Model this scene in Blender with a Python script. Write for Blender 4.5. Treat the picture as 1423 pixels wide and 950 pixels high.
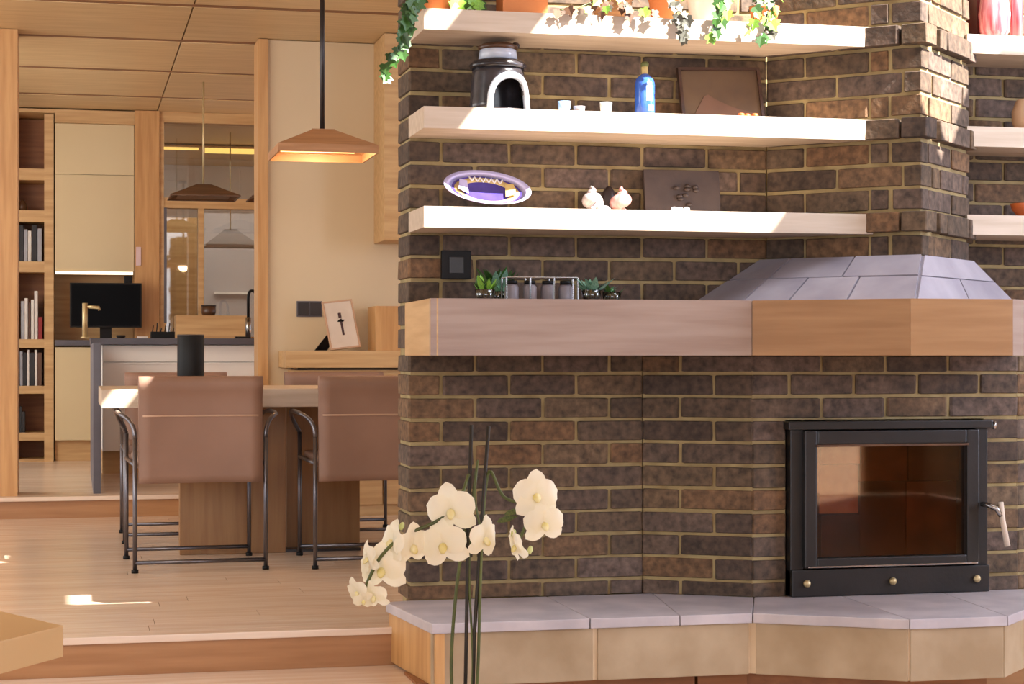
import bpy, bmesh, math, random
from mathutils import Vector, Matrix
random.seed(7)
C = bpy.context.scene.collection
SC = bpy.context.scene
for o in list(bpy.data.objects): bpy.data.objects.remove(o)

# ------------------------------------------------------------------ camera, world, sun, exposure
E = 1.15                     # eye height above the living-room floor
YAW = math.radians(13.2)
FPX = 2600.0
cam_d = bpy.data.cameras.new('camera'); cam = bpy.data.objects.new('camera', cam_d); C.objects.link(cam)
cam.location = (0, 0, E); cam.rotation_euler = (math.pi/2, 0, -YAW)
cam_d.sensor_width = 36; cam_d.lens = 36*FPX/1423; cam_d.shift_y = 18/1423
cam_d.clip_end = 100
SC.camera = cam
w = bpy.data.worlds.new('sky'); SC.world = w; w.use_nodes = True
bg = w.node_tree.nodes['Background']; bg.inputs[0].default_value = (0.78, 0.86, 1.0, 1); bg.inputs[1].default_value = 1.0
SUN = Vector((0.75, -0.80, 1.0)).normalized()
sd = bpy.data.lights.new('sun', 'SUN'); sd.energy = 28.0; sd.angle = math.radians(0.5); sd.color = (1.0, 0.95, 0.88)
so = bpy.data.objects.new('sun', sd); C.objects.link(so); so.location = (6, -4, 9)
so.rotation_euler = SUN.to_track_quat('Z', 'Y').to_euler()
def area(name, loc, target, sx, sy, power, col):
    d = bpy.data.lights.new(name, 'AREA'); d.shape = 'RECTANGLE'; d.size = sx; d.size_y = sy; d.energy = power; d.color = col
    o = bpy.data.objects.new(name, d); C.objects.link(o); o.location = loc
    o.rotation_euler = (Vector(loc)-Vector(target)).to_track_quat('Z', 'Y').to_euler()
    return o
area('dining_window_light', (-2.6, 8.2, 1.7), (1.5, 8.4, 0.9), 2.6, 2.0, 40, (1.0, 0.93, 0.83))
area('kitchen_window_light', (-1.5, 10.9, 2.1), (0.9, 12.6, 0.9), 1.6, 1.2, 42, (1.0, 0.94, 0.85))
area('living_window_light', (0.5, -2.6, 2.0), (2.0, 5.6, 1.1), 5.0, 2.6, 120, (0.86, 0.91, 1.0))
area('right_window_light', (6.7, 3.4, 2.2), (2.7, 5.7, 1.4), 2.4, 2.2, 270, (0.66, 0.76, 1.0))
area('skylight_glow', (3.2, 4.6, 3.55), (3.0, 5.2, 0.5), 1.7, 1.3, 48, (0.78, 0.86, 1.0))
area('hall_light', (2.6, 8.6, 2.75), (2.4, 8.6, 0.0), 1.2, 2.0, 7, (1.0, 0.93, 0.83))
area('drawer_fill_light', (-2.0, 5.0, 1.9), (0.8, 12.0, 0.7), 1.4, 1.6, 46, (1.0, 0.94, 0.85))  # added fill from out of view, put in to brighten the kitchen drawers
area('far_room_fill', (1.0, 15.1, 2.7), (1.0, 15.3, 0.0), 2.4, 0.9, 30, (1.0, 0.95, 0.9))  # unseen fill added to brighten the room beyond the glass
vs = SC.view_settings; vs.view_transform = 'Standard'; vs.look = 'None'; vs.exposure = 0.22; vs.gamma = 1.0
try: vs.use_curve_mapping = False
except Exception: pass

# ------------------------------------------------------------------ projection helper (house frame, camera at origin)
ST, CT = math.sin(YAW), math.cos(YAW)
def onY(px, Y):              # X of the point seen at column px on the plane Y
    u = (px-711.5)/FPX
    return Y*(CT*u+ST)/(CT-ST*u)
def depth(X, Y): return ST*X+CT*Y
def zat(py, X, Y): return E+(493-py)*depth(X, Y)/FPX

# ------------------------------------------------------------------ materials
def lin(c):
    return tuple(((v/255)/12.92 if v/255 <= .04045 else ((v/255+.055)/1.055)**2.4) for v in c)
M = {}
def base(name, col, rough=.5, metal=0.0, spec=None):
    m = bpy.data.materials.new(name); m.use_nodes = True
    b = m.node_tree.nodes['Principled BSDF']
    b.inputs['Base Color'].default_value = (*lin(col), 1); b.inputs['Roughness'].default_value = rough; b.inputs['Metallic'].default_value = metal
    if spec is not None: b.inputs['Specular IOR Level'].default_value = spec
    M[name] = m; return m, m.node_tree.nodes, m.node_tree.links, b
def noisy(name, c1, c2, scale=6, stretch=(1, 1, 1), rough=.5, bump=0.0, detail=4, rnd=0.0, bscale=None, ramp=(.35, .65), metal=0.0, spec=None):
    m, N, L, b = base(name, c1, rough, metal, spec)
    tc = N.new('ShaderNodeTexCoord'); mp = N.new('ShaderNodeMapping'); mp.inputs['Scale'].default_value = stretch
    nz = N.new('ShaderNodeTexNoise'); nz.inputs['Scale'].default_value = scale; nz.inputs['Detail'].default_value = detail
    rp = N.new('ShaderNodeValToRGB'); rp.color_ramp.elements[0].color = (*lin(c1), 1); rp.color_ramp.elements[1].color = (*lin(c2), 1)
    rp.color_ramp.elements[0].position = ramp[0]; rp.color_ramp.elements[1].position = ramp[1]
    L.new(tc.outputs['Object'], mp.inputs[0]); L.new(nz.outputs[0], rp.inputs[0])
    oi = N.new('ShaderNodeObjectInfo'); ad = N.new('ShaderNodeVectorMath'); ad.operation = 'ADD'
    ml = N.new('ShaderNodeMath'); ml.operation = 'MULTIPLY'; ml.inputs[1].default_value = 37.0
    L.new(oi.outputs['Random'], ml.inputs[0]); L.new(mp.outputs[0], ad.inputs[0]); L.new(ml.outputs[0], ad.inputs[1]); L.new(ad.outputs[0], nz.inputs['Vector'])
    out = rp.outputs[0]
    if rnd:
        hs = N.new('ShaderNodeHueSaturation'); mr = N.new('ShaderNodeMapRange'); mr.inputs[3].default_value = 1-rnd; mr.inputs[4].default_value = 1+rnd
        L.new(oi.outputs['Random'], mr.inputs[0]); L.new(mr.outputs[0], hs.inputs['Value']); L.new(out, hs.inputs['Color']); out = hs.outputs[0]
    L.new(out, b.inputs['Base Color'])
    if bump:
        bp = N.new('ShaderNodeBump'); bp.inputs['Strength'].default_value = bump; bp.inputs['Distance'].default_value = .004
        n2 = N.new('ShaderNodeTexNoise'); n2.inputs['Scale'].default_value = bscale or scale*3; n2.inputs['Detail'].default_value = 5
        L.new(ad.outputs[0], n2.inputs['Vector']); L.new(n2.outputs[0], bp.inputs['Height']); L.new(bp.outputs[0], b.inputs['Normal'])
    return m
XS = (1, 14, 14); YS = (14, 1, 14); ZS = (14, 14, 1)
noisy('oak_ceiling', (208, 180, 136), (194, 164, 118), 2.2, XS, .42, rnd=.05)
noisy('oak_post', (202, 154, 98), (182, 132, 78), 2.5, ZS, .45)
noisy('oak_shelf', (198, 180, 160), (184, 164, 142), 3, XS, .5, rnd=.03)
noisy('oak_case', (204, 166, 116), (186, 146, 96), 2.5, XS, .5, rnd=.04)
noisy('oak_mantel_warmlit', (166, 126, 84), (150, 110, 70), 2.6, XS, .42)  # mantel oak with the warmer light on its faces put into the colour
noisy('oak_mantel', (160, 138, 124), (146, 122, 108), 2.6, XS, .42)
noisy('oak_table', (196, 150, 96), (174, 126, 74), 2.6, XS, .4)
noisy('oak_pedestal', (154, 112, 68), (138, 96, 56), 2.4, ZS, .45)
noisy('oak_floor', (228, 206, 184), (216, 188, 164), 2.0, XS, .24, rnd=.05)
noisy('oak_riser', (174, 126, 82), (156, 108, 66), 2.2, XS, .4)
noisy('pendant_wood', (190, 142, 100), (168, 120, 80), 3, XS, .5)
noisy('pendant_backlit', (110, 78, 52), (88, 60, 40), 3, XS, .5)  # backlit darkness of the kitchen lamps painted into their wood
noisy('plinth_wood', (150, 96, 54), (128, 78, 42), 2.5, XS, .5)
noisy('cream_wall', (214, 192, 156), (208, 185, 149), 1.2, (1, 1, 1), .7)
noisy('cream_lacquer', (212, 192, 150), (206, 184, 142), 1.0, (1, 1, 1), .35)
noisy('white_lacquer', (248, 245, 240), (245, 240, 234), 1.0, (1, 1, 1), .35)
noisy('far_wall', (216, 206, 196), (206, 196, 186), 1, (1, 1, 1), .7)
noisy('mortar', (164, 145, 102), (138, 118, 80), 14, (1, 1, 1), .95, bump=.4, bscale=60)
noisy('leather', (148, 114, 96), (134, 102, 85), 3, (1, 1, 1), .6, bump=.08, bscale=40)
noisy('dark_metal', (58, 54, 54), (72, 68, 68), 5, (1, 1, 1), .38, metal=.7)
noisy('leather_seam', (196, 162, 138), (184, 150, 126), 6, (1, 1, 1), .6)
noisy('strip_brown', (138, 96, 60), (122, 82, 50), 3, XS, .6)
noisy('chair_metal', (96, 92, 96), (116, 112, 116), 5, (1, 1, 1), .32, metal=.85)
noisy('oak_plain', (204, 168, 118), (196, 158, 108), 1.0, (1, 1, 1), .4, detail=1)
noisy('steel', (176, 172, 168), (150, 146, 142), 5, (1, 1, 1), .25, metal=1.0)
noisy('black_plastic', (20, 19, 19), (27, 25, 25), 6, (1, 1, 1), .5, spec=.2)
noisy('black_screen', (8, 8, 10), (12, 12, 14), 2, (1, 1, 1), .35, spec=.05)
noisy('graphite', (92, 86, 92), (76, 70, 76), 4, (1, 1, 1), .35)
noisy('cast_iron', (22, 20, 19), (32, 28, 26), 9, (1, 1, 1), .36, bump=.15, bscale=70)
noisy('slate', (160, 154, 162), (138, 132, 142), 5, (1, 1, 1), .45, rnd=.08, bump=.12, bscale=30)
noisy('stone_top', (198, 188, 190), (174, 166, 170), 7, (1, 1, 1), .38, rnd=.05, bump=.15, bscale=30)
noisy('stone_face', (178, 156, 126), (156, 132, 100), 5, (1, 1, 1), .6, rnd=.05, bump=.2, bscale=30)
noisy('grout', (214, 190, 158), (200, 174, 140), 10, (1, 1, 1), .9)
noisy('petal', (255, 250, 230), (252, 244, 216), 20, (1, 1, 1), .5, ramp=(.3, .8))
_n = M['petal'].node_tree; _t = _n.nodes.new('ShaderNodeBsdfTranslucent'); _t.inputs[0].default_value = (*lin((255, 248, 222)), 1); _x = _n.nodes.new('ShaderNodeMixShader'); _x.inputs[0].default_value = .35
_n.links.new(_n.nodes['Principled BSDF'].outputs[0], _x.inputs[1]); _n.links.new(_t.outputs[0], _x.inputs[2]); _n.links.new(_x.outputs[0], _n.nodes['Material Output'].inputs[0])
noisy('lip', (226, 208, 120), (240, 230, 180), 30, (1, 1, 1), .5)
noisy('bud', (206, 208, 140), (188, 194, 118), 20, (1, 1, 1), .5)
noisy('stem_green', (92, 100, 44), (64, 72, 32), 12, (1, 1, 1), .5)
noisy('stake_dark', (46, 38, 26), (34, 28, 20), 12, (1, 1, 1), .6)
noisy('ivy_leaf', (62, 104, 40), (34, 66, 24), 26, (1, 1, 1), .45, rnd=.3)
noisy('ivy_bright', (142, 186, 66), (86, 138, 48), 26, (1, 1, 1), .45, rnd=.2)
noisy('ivy_grey', (98, 96, 84), (72, 72, 62), 26, (1, 1, 1), .6, rnd=.15)
noisy('ivy_brown', (112, 76, 50), (84, 56, 38), 26, (1, 1, 1), .6, rnd=.2)
noisy('sage_leaf', (120, 158, 136), (78, 122, 98), 26, (1, 1, 1), .5, rnd=.15)
noisy('terracotta', (190, 116, 62), (172, 98, 50), 7, (1, 1, 1), .75)
noisy('white_ceramic', (238, 234, 228), (226, 222, 216), 6, (1, 1, 1), .2)
noisy('basket', (150, 108, 70), (120, 84, 54), 20, (1, 1, 6), .8, bump=.3)
noisy('raku_black', (44, 40, 42), (78, 74, 80), 10, (1, 1, 1), .2, ramp=(.45, .75))
noisy('raku_white', (206, 212, 222), (168, 178, 196), 10, (1, 1, 1), .15)
noisy('raku_brown', (96, 64, 40), (74, 48, 32), 10, (1, 1, 1), .35)
noisy('blue_glass', (34, 66, 150), (58, 98, 186), 14, (1, 1, 1), .12)
noisy('blue_pale', (176, 204, 236), (140, 178, 226), 20, (1, 1, 1), .15)
noisy('cork', (204, 182, 120), (188, 164, 104), 20, (1, 1, 1), .7)
noisy('dark_frame', (66, 42, 32), (50, 32, 26), 6, XS, .4)
noisy('dark_print', (92, 70, 46), (74, 54, 38), 7, (1, 1, 1), .6)
noisy('brown_ridge', (104, 74, 56), (92, 64, 48), 8, (1, 1, 1), .6)
noisy('plaque', (70, 56, 50), (56, 44, 40), 12, (1, 1, 1), .6, bump=.4)
noisy('purple_glaze', (78, 64, 142), (60, 50, 124), 12, (1, 1, 1), .2)
noisy('ochre_glaze', (206, 180, 116), (190, 160, 96), 12, (1, 1, 1), .25)
noisy('lavender_glaze', (196, 190, 222), (176, 168, 208), 12, (1, 1, 1), .25)
noisy('shell_grey', (192, 180, 176), (140, 122, 124), 16, (4, 1, 1), .4)
noisy('shell_pink', (206, 150, 142), (168, 108, 104), 16, (4, 1, 1), .4)
noisy('shell_dark', (58, 40, 36), (44, 30, 28), 16, (1, 1, 1), .5)
noisy('red_glaze', (190, 74, 84), (226, 150, 152), 9, (9, 9, .6), .3)
noisy('dark_red', (92, 34, 28), (74, 26, 24), 9, (1, 1, 1), .4)
noisy('orange_clay', (196, 96, 40), (170, 80, 34), 9, (1, 1, 1), .5)
noisy('tan_ceramic', (196, 156, 122), (180, 140, 106), 9, (1, 1, 1), .5)
noisy('paper', (224, 208, 190), (214, 196, 176), 8, (1, 1, 1), .8)
noisy('ink', (66, 44, 44), (84, 56, 56), 20, (1, 1, 1), .8)
noisy('book_black', (30, 30, 34), (42, 40, 44), 6, (1, 1, 1), .6)
noisy('book_white', (226, 220, 214), (210, 204, 198), 6, (1, 1, 1), .6)
noisy('book_grey', (170, 170, 178), (150, 150, 158), 6, (1, 1, 1), .6)
noisy('book_red', (150, 38, 40), (130, 30, 34), 6, (1, 1, 1), .6)
noisy('book_brown', (96, 66, 50), (80, 54, 40), 6, (1, 1, 1), .6)
noisy('reflection_brick', (250, 204, 156), (206, 130, 78), 11, (1, 1, 1), .9, bump=.3, rnd=.08)  # pale orange paints the bright reflection on the stove glass
noisy('soot_red', (134, 92, 66), (78, 54, 42), 9, (1, 1, 1), .9, ramp=(.3, .7))
noisy('soot', (104, 74, 58), (60, 44, 36), 7, (1, 1, 1), .9)
noisy('brass', (206, 186, 142), (190, 168, 122), 6, (1, 1, 1), .4, metal=.5)
noisy('jar_label', (120, 112, 116), (150, 142, 146), 9, (1, 1, 1), .5)
noisy('ash_grey', (186, 178, 178), (176, 168, 168), 2, (1, 1, 1), .6)
noisy('switch_pink', (224, 196, 196), (216, 186, 186), 6, (1, 1, 1), .4)
def emit(name, col, st):
    m, N, L, b = base(name, col, .5); b.inputs['Emission Color'].default_value = (*lin(col), 1); b.inputs['Emission Strength'].default_value = st
emit('led_warm', (255, 214, 120), 1.6); emit('led_white', (255, 240, 208), 1.4); emit('bulb', (255, 196, 130), 3.0)
def glass(name, tint, mixf, rough=.02):
    m = bpy.data.materials.new(name); m.use_nodes = True; N = m.node_tree.nodes; L = m.node_tree.links; N.remove(N['Principled BSDF'])
    t = N.new('ShaderNodeBsdfTransparent'); t.inputs[0].default_value = (*lin(tint), 1); g = N.new('ShaderNodeBsdfGlossy'); g.inputs[1].default_value = rough
    fr = N.new('ShaderNodeFresnel'); fr.inputs[0].default_value = 1.5
    mth = N.new('ShaderNodeMath'); mth.operation = 'MULTIPLY_ADD'; mth.inputs[1].default_value = 1.0; mth.inputs[2].default_value = mixf; mth.use_clamp = True
    mx = N.new('ShaderNodeMixShader'); L.new(fr.outputs[0], mth.inputs[0]); L.new(mth.outputs[0], mx.inputs[0]); L.new(t.outputs[0], mx.inputs[1]); L.new(g.outputs[0], mx.inputs[2])
    L.new(mx.outputs[0], N['Material Output'].inputs[0]); M[name] = m
glass('stove_glass', (224, 200, 180), .015, .03); glass('window_glass', (225, 225, 220), .05); glass('jar_glass', (200, 205, 210), .1)
# bricks: every brick takes its own tone from its random number
m, N, L, b = base('brick', (90, 70, 58), .85)
oi = N.new('ShaderNodeObjectInfo'); tc = N.new('ShaderNodeTexCoord'); geo = N.new('ShaderNodeNewGeometry')
rp = N.new('ShaderNodeValToRGB'); cr = rp.color_ramp; cr.elements[0].position = 0; cr.elements[0].color = (*lin((80, 64, 48)), 1); cr.elements[1].position = 1; cr.elements[1].color = (*lin((106, 77, 51)), 1)
for p, c in ((.25, (94, 77, 66)), (.5, (72, 57, 46)), (.75, (97, 78, 58))):
    e = cr.elements.new(p); e.color = (*lin(c), 1)
L.new(oi.outputs['Random'], rp.inputs[0])
nz = N.new('ShaderNodeTexNoise'); nz.inputs['Scale'].default_value = 42; nz.inputs['Detail'].default_value = 8; L.new(geo.outputs['Position'], nz.inputs['Vector'])
n3 = N.new('ShaderNodeTexNoise'); n3.inputs['Scale'].default_value = 7; n3.inputs['Detail'].default_value = 3; L.new(geo.outputs['Position'], n3.inputs['Vector'])
mr = N.new('ShaderNodeMapRange'); mr.inputs[1].default_value = .3; mr.inputs[2].default_value = .7; mr.inputs[3].default_value = .5; mr.inputs[4].default_value = 1.5; L.new(nz.outputs[0], mr.inputs[0])
mr2 = N.new('ShaderNodeMapRange'); mr2.inputs[1].default_value = .3; mr2.inputs[2].default_value = .7; mr2.inputs[3].default_value = .75; mr2.inputs[4].default_value = 1.2; L.new(n3.outputs[0], mr2.inputs[0])
mm = N.new('ShaderNodeMath'); mm.operation = 'MULTIPLY'; L.new(mr.outputs[0], mm.inputs[0]); L.new(mr2.outputs[0], mm.inputs[1])
hs = N.new('ShaderNodeHueSaturation'); L.new(mm.outputs[0], hs.inputs['Value']); L.new(rp.outputs[0], hs.inputs['Color']); L.new(hs.outputs[0], b.inputs['Base Color'])
bp = N.new('ShaderNodeBump'); bp.inputs['Strength'].default_value = .5; bp.inputs['Distance'].default_value = .006; L.new(nz.outputs[0], bp.inputs['Height']); L.new(bp.outputs[0], b.inputs['Normal'])

# ------------------------------------------------------------------ mesh helpers
def link(o, parent=None):
    C.objects.link(o)
    if parent is not None: o.parent = parent
    return o
def obj(name, bm, mat, parent=None, smooth=False, shift=None):
    if shift is not None: bmesh.ops.translate(bm, verts=bm.verts, vec=-Vector(shift))
    bmesh.ops.recalc_face_normals(bm, faces=bm.faces)
    me = bpy.data.meshes.new(name); bm.to_mesh(me); bm.free(); me.materials.append(M[mat])
    if smooth:
        for p in me.polygons: p.use_smooth = True
    return link(bpy.data.objects.new(name, me), parent)
def thing(name, label, cat, loc=(0, 0, 0), rz=0, group=None):
    o = bpy.data.objects.new(name, None); o.empty_display_size = .05; link(o); o.location = loc; o.rotation_euler = (0, 0, rz)
    o['label'] = label; o['category'] = cat
    if group: o['group'] = group
    return o
def tag(o, label, cat, group=None):
    o['label'] = label; o['category'] = cat
    if group: o['group'] = group
    return o
def struct(name, bm, mat, label=None):
    o = obj(name, bm, mat); o['kind'] = 'structure'
    if label: o['label'] = label
    return o
def struct_empty(name, label=None):
    o = bpy.data.objects.new(name, None); link(o); o['kind'] = 'structure'
    if label: o['label'] = label
    return o
def dup(root, loc=None, rz=None, label=None, group=None):
    r = root.copy(); link(r)
    if loc is not None: r.location = loc
    if rz is not None: r.rotation_euler = (0, 0, rz)
    if label: r['label'] = label
    if group: r['group'] = group
    for ch in root.children:
        c = ch.copy(); link(c, r)
        for g in ch.children:
            d = g.copy(); link(d, c)
    return r
def NB(): return bmesh.new()
def box(x0, x1, y0, y1, z0, z1, bm=None, bev=0.0):
    b0 = bmesh.new()
    r = bmesh.ops.create_cube(b0, size=1)
    for v in b0.verts: v.co = Vector((x0+(v.co.x+.5)*(x1-x0), y0+(v.co.y+.5)*(y1-y0), z0+(v.co.z+.5)*(z1-z0)))
    if bev: bmesh.ops.bevel(b0, geom=list(b0.edges), offset=bev, segments=2, affect='EDGES', profile=.7)
    if bm is None: return b0
    merge(bm, b0); return bm
def merge(bm, b0):
    me = bpy.data.meshes.new('tmp'); b0.to_mesh(me); b0.free(); bm.from_mesh(me); bpy.data.meshes.remove(me)
def prism(pts, z0, z1, bm=None, bev=0.0):
    b0 = bmesh.new()
    lo = [b0.verts.new((p[0], p[1], z0)) for p in pts]; hi = [b0.verts.new((p[0], p[1], z1)) for p in pts]
    b0.faces.new(lo); b0.faces.new(hi)
    n = len(pts)
    for i in range(n): b0.faces.new((lo[i], lo[(i+1) % n], hi[(i+1) % n], hi[i]))
    bmesh.ops.recalc_face_normals(b0, faces=b0.faces)
    if bev: bmesh.ops.bevel(b0, geom=list(b0.edges), offset=bev, segments=2, affect='EDGES', profile=.7)
    if bm is None: return b0
    merge(bm, b0); return bm
def hexa(p, bm=None):         # 8 corners: 4 bottom, 4 top
    bm = bm or bmesh.new()
    v = [bm.verts.new(q) for q in p]
    for f in ((0, 1, 2, 3), (4, 5, 6, 7), (0, 1, 5, 4), (1, 2, 6, 5), (2, 3, 7, 6), (3, 0, 4, 7)): bm.faces.new([v[i] for i in f])
    return bm
def tube(pts, r, seg=8, bm=None):
    bm = bm or bmesh.new()
    pts = [Vector(p) for p in pts]; rs = r if isinstance(r, (list, tuple)) else [r]*len(pts)
    rings = []; prev = None
    for i, p in enumerate(pts):
        t = (pts[min(i+1, len(pts)-1)]-pts[max(i-1, 0)]).normalized()
        if prev is None:
            a = Vector((0, 0, 1)) if abs(t.z) < .9 else Vector((1, 0, 0)); n = t.cross(a).normalized()
        else: n = (prev-t*prev.dot(t)).normalized()
        prev = n; q = t.cross(n)
        rings.append([bm.verts.new(p+(n*math.cos(k*2*math.pi/seg)+q*math.sin(k*2*math.pi/seg))*rs[i]) for k in range(seg)])
    for a, b_ in zip(rings, rings[1:]):
        for k in range(seg): bm.faces.new((a[k], a[(k+1) % seg], b_[(k+1) % seg], b_[k]))
    bm.faces.new(rings[0][::-1]); bm.faces.new(rings[-1])
    return bm
def lathe(prof, seg=24, c=(0, 0, 0), bm=None, sx=1, sy=1, ring=False):
    bm = bm or bmesh.new(); rings = []
    for r, z in prof:
        if r < 1e-5: rings.append([bm.verts.new((c[0], c[1], c[2]+z))])
        else: rings.append([bm.verts.new((c[0]+sx*r*math.cos(k*2*math.pi/seg), c[1]+sy*r*math.sin(k*2*math.pi/seg), c[2]+z)) for k in range(seg)])
    for a, b_ in zip(rings, rings[1:]+([rings[0]] if ring else [])):
        for k in range(seg):
            k2 = (k+1) % seg
            if len(a) == 1 and len(b_) == 1: continue
            if len(a) == 1: bm.faces.new((a[0], b_[k], b_[k2]))
            elif len(b_) == 1: bm.faces.new((a[k], a[k2], b_[0]))
            else: bm.faces.new((a[k], a[k2], b_[k2], b_[k]))
    for g in (rings[0], rings[-1]):
        if len(g) > 2 and not ring: bm.faces.new(g)
    return bm
def arc(p0, p1, p2, n=8):     # quadratic bezier
    p0, p1, p2 = Vector(p0), Vector(p1), Vector(p2)
    return [p0*(1-t)**2+p1*2*t*(1-t)+p2*t*t for t in [i/n for i in range(n+1)]]

# ------------------------------------------------------------------ levels
Z_LIV, Z_STEP, Z_DIN, Z_KIT = 0.0, E-.98, E-.86, E-.745
Z_H = E-.785                 # hearth top
YW = 5.91                    # face of the brick wall behind the shelves
XL = 1.045                   # its free left end
Z_CEIL = E+1.72; Z_ROOF = E+2.45

# ------------------------------------------------------------------ floors
struct('floor', box(-5, 8, -4, 6.2, -.12, -.02), 'oak_riser')
fl = bpy.data.objects['floor']
def boards(root, x0, x1, y0, y1, ztop, pitch, mat, thick=.02, maxlen=2.2):
    unit = {}
    n = int(round((y1-y0)/pitch)); pitch = (y1-y0)/n
    for i in range(n):
        x = x0; first = True
        while x < x1-1e-4:
            ln = random.uniform(.6, 1)*maxlen if first else maxlen
            first = False
            xe = min(x1, x+ln)
            if x1-xe < .4: xe = x1
            key = round(xe-x, 2)
            if key not in unit:
                bmx = box(-key/2+.0008, key/2-.0008, -pitch/2+.0008, pitch/2-.0008, -thick, 0); me = bpy.data.meshes.new('board'); bmx.to_mesh(me); bmx.free(); me.materials.append(M[mat]); unit[key] = me
            o = link(bpy.data.objects.new('board', unit[key]), root); o.location = ((x+xe)/2, y0+pitch*(i+.5), ztop)
            x = xe
boards(fl, -5, 8, 2.0, 5.5, 0, .35, 'oak_floor', maxlen=6)
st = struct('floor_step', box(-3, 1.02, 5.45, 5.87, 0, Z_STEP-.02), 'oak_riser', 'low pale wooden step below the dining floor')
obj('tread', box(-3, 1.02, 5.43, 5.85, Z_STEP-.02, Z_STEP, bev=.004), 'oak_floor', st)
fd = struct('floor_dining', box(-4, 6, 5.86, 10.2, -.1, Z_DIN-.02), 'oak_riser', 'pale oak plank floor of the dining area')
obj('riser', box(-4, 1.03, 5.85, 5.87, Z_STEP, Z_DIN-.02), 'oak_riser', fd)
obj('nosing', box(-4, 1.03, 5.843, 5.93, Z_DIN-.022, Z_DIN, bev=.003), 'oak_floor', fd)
boards(fd, -4, 4, 5.93, 10.15, Z_DIN, .14, 'oak_floor', maxlen=2.6)
fk = struct('floor_kitchen', box(-4, 6, 10.17, 18, -.1, Z_KIT-.02), 'oak_riser', 'raised pale plank floor of the kitchen')
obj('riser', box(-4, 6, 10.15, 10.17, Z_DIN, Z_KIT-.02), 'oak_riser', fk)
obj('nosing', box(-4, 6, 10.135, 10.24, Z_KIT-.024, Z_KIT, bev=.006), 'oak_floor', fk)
boards(fk, -3, 4, 10.24, 14, Z_KIT, .16, 'oak_floor', maxlen=2.6)

# ------------------------------------------------------------------ ceilings
ce = struct('ceiling', box(-4, 6, 6.45, 18, Z_CEIL+.028, Z_CEIL+.1), 'plinth_wood', 'ceiling of wide pale wood panels over dining room and kitchen')
xs = [-4, -3.02, -1.82, -.62, .58, 1.78, 2.98, 4.18, 6]; ys = [6.45, 7.1, 8.25, 9.36, 10.42, 11.57, 12.74, 13.9, 18]
for i in range(len(xs)-1):
    for j in range(len(ys)-1):
        dz = random.uniform(0, .004)
        obj('panel', box(xs[i]+.0035, xs[i+1]-.0035, ys[j]+.042, ys[j+1]-.042, Z_CEIL+dz, Z_CEIL+.03+dz, bev=.003), 'oak_ceiling', ce)
for y_ in ys[1:-1]: obj('joint_strip', box(-4, 6, y_-.041, y_+.041, Z_CEIL+.006, Z_CEIL+.026), 'strip_brown', ce)
struct('wall_upper', box(-5, 8, 6.4, 6.45, Z_CEIL, Z_ROOF), 'cream_wall', 'bulkhead between dining ceiling and living room roof')
# living-room roof with a barred skylight; panes let the sun in
roof = NB()
Z0, Z1 = Z_ROOF, Z_ROOF+.12
box(-5, 2.11, -3.1, 6.4, Z0, Z1, roof); box(2.11, 7, -3.1, 3.88, Z0, Z1, roof)
box(2.11, 2.29, 5.8, 6.4, Z0, Z1, roof); box(2.29, 2.475, 3.88, 6.4, Z0, Z1, roof); box(2.475, 7, 5.3, 6.4, Z0, Z1, roof)
box(3.80, 7, 3.88, 4.12, Z0, Z1, roof); box(4.22, 7, 4.12, 4.60, Z0, Z1, roof); box(4.85, 7, 4.60, 5.3, Z0, Z1, roof)
struct('ceiling_living', roof, 'cream_wall', 'living room roof with a barred skylight')

struct('wall_side', box(6.9, 7.0, -3, 6.4, 0, Z_ROOF), 'cream_wall', 'side wall of the living room')
bw = NB(); box(-5, 5.86, -3.1, -3.0, 0, .7, bw); box(-5, -2.4, -3.1, -3.0, .7, Z_ROOF, bw); box(3.4, 5.86, -3.1, -3.0, .7, Z_ROOF, bw); box(6.37, 7.0, -3.1, -3.0, 0, Z_ROOF, bw); box(-2.4, 3.4, -3.1, -3.0, 3.3, Z_ROOF, bw); box(5.86, 6.37, -3.1, -3, 2.3, Z_ROOF, bw)
struct('wall_behind', bw, 'oak_case', 'wall behind the viewer with window and terrace door openings')
struct('terrace', box(4, 12, -16, -3.1, -.1, -.01), 'oak_case', 'sunlit wooden terrace outside')
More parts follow.
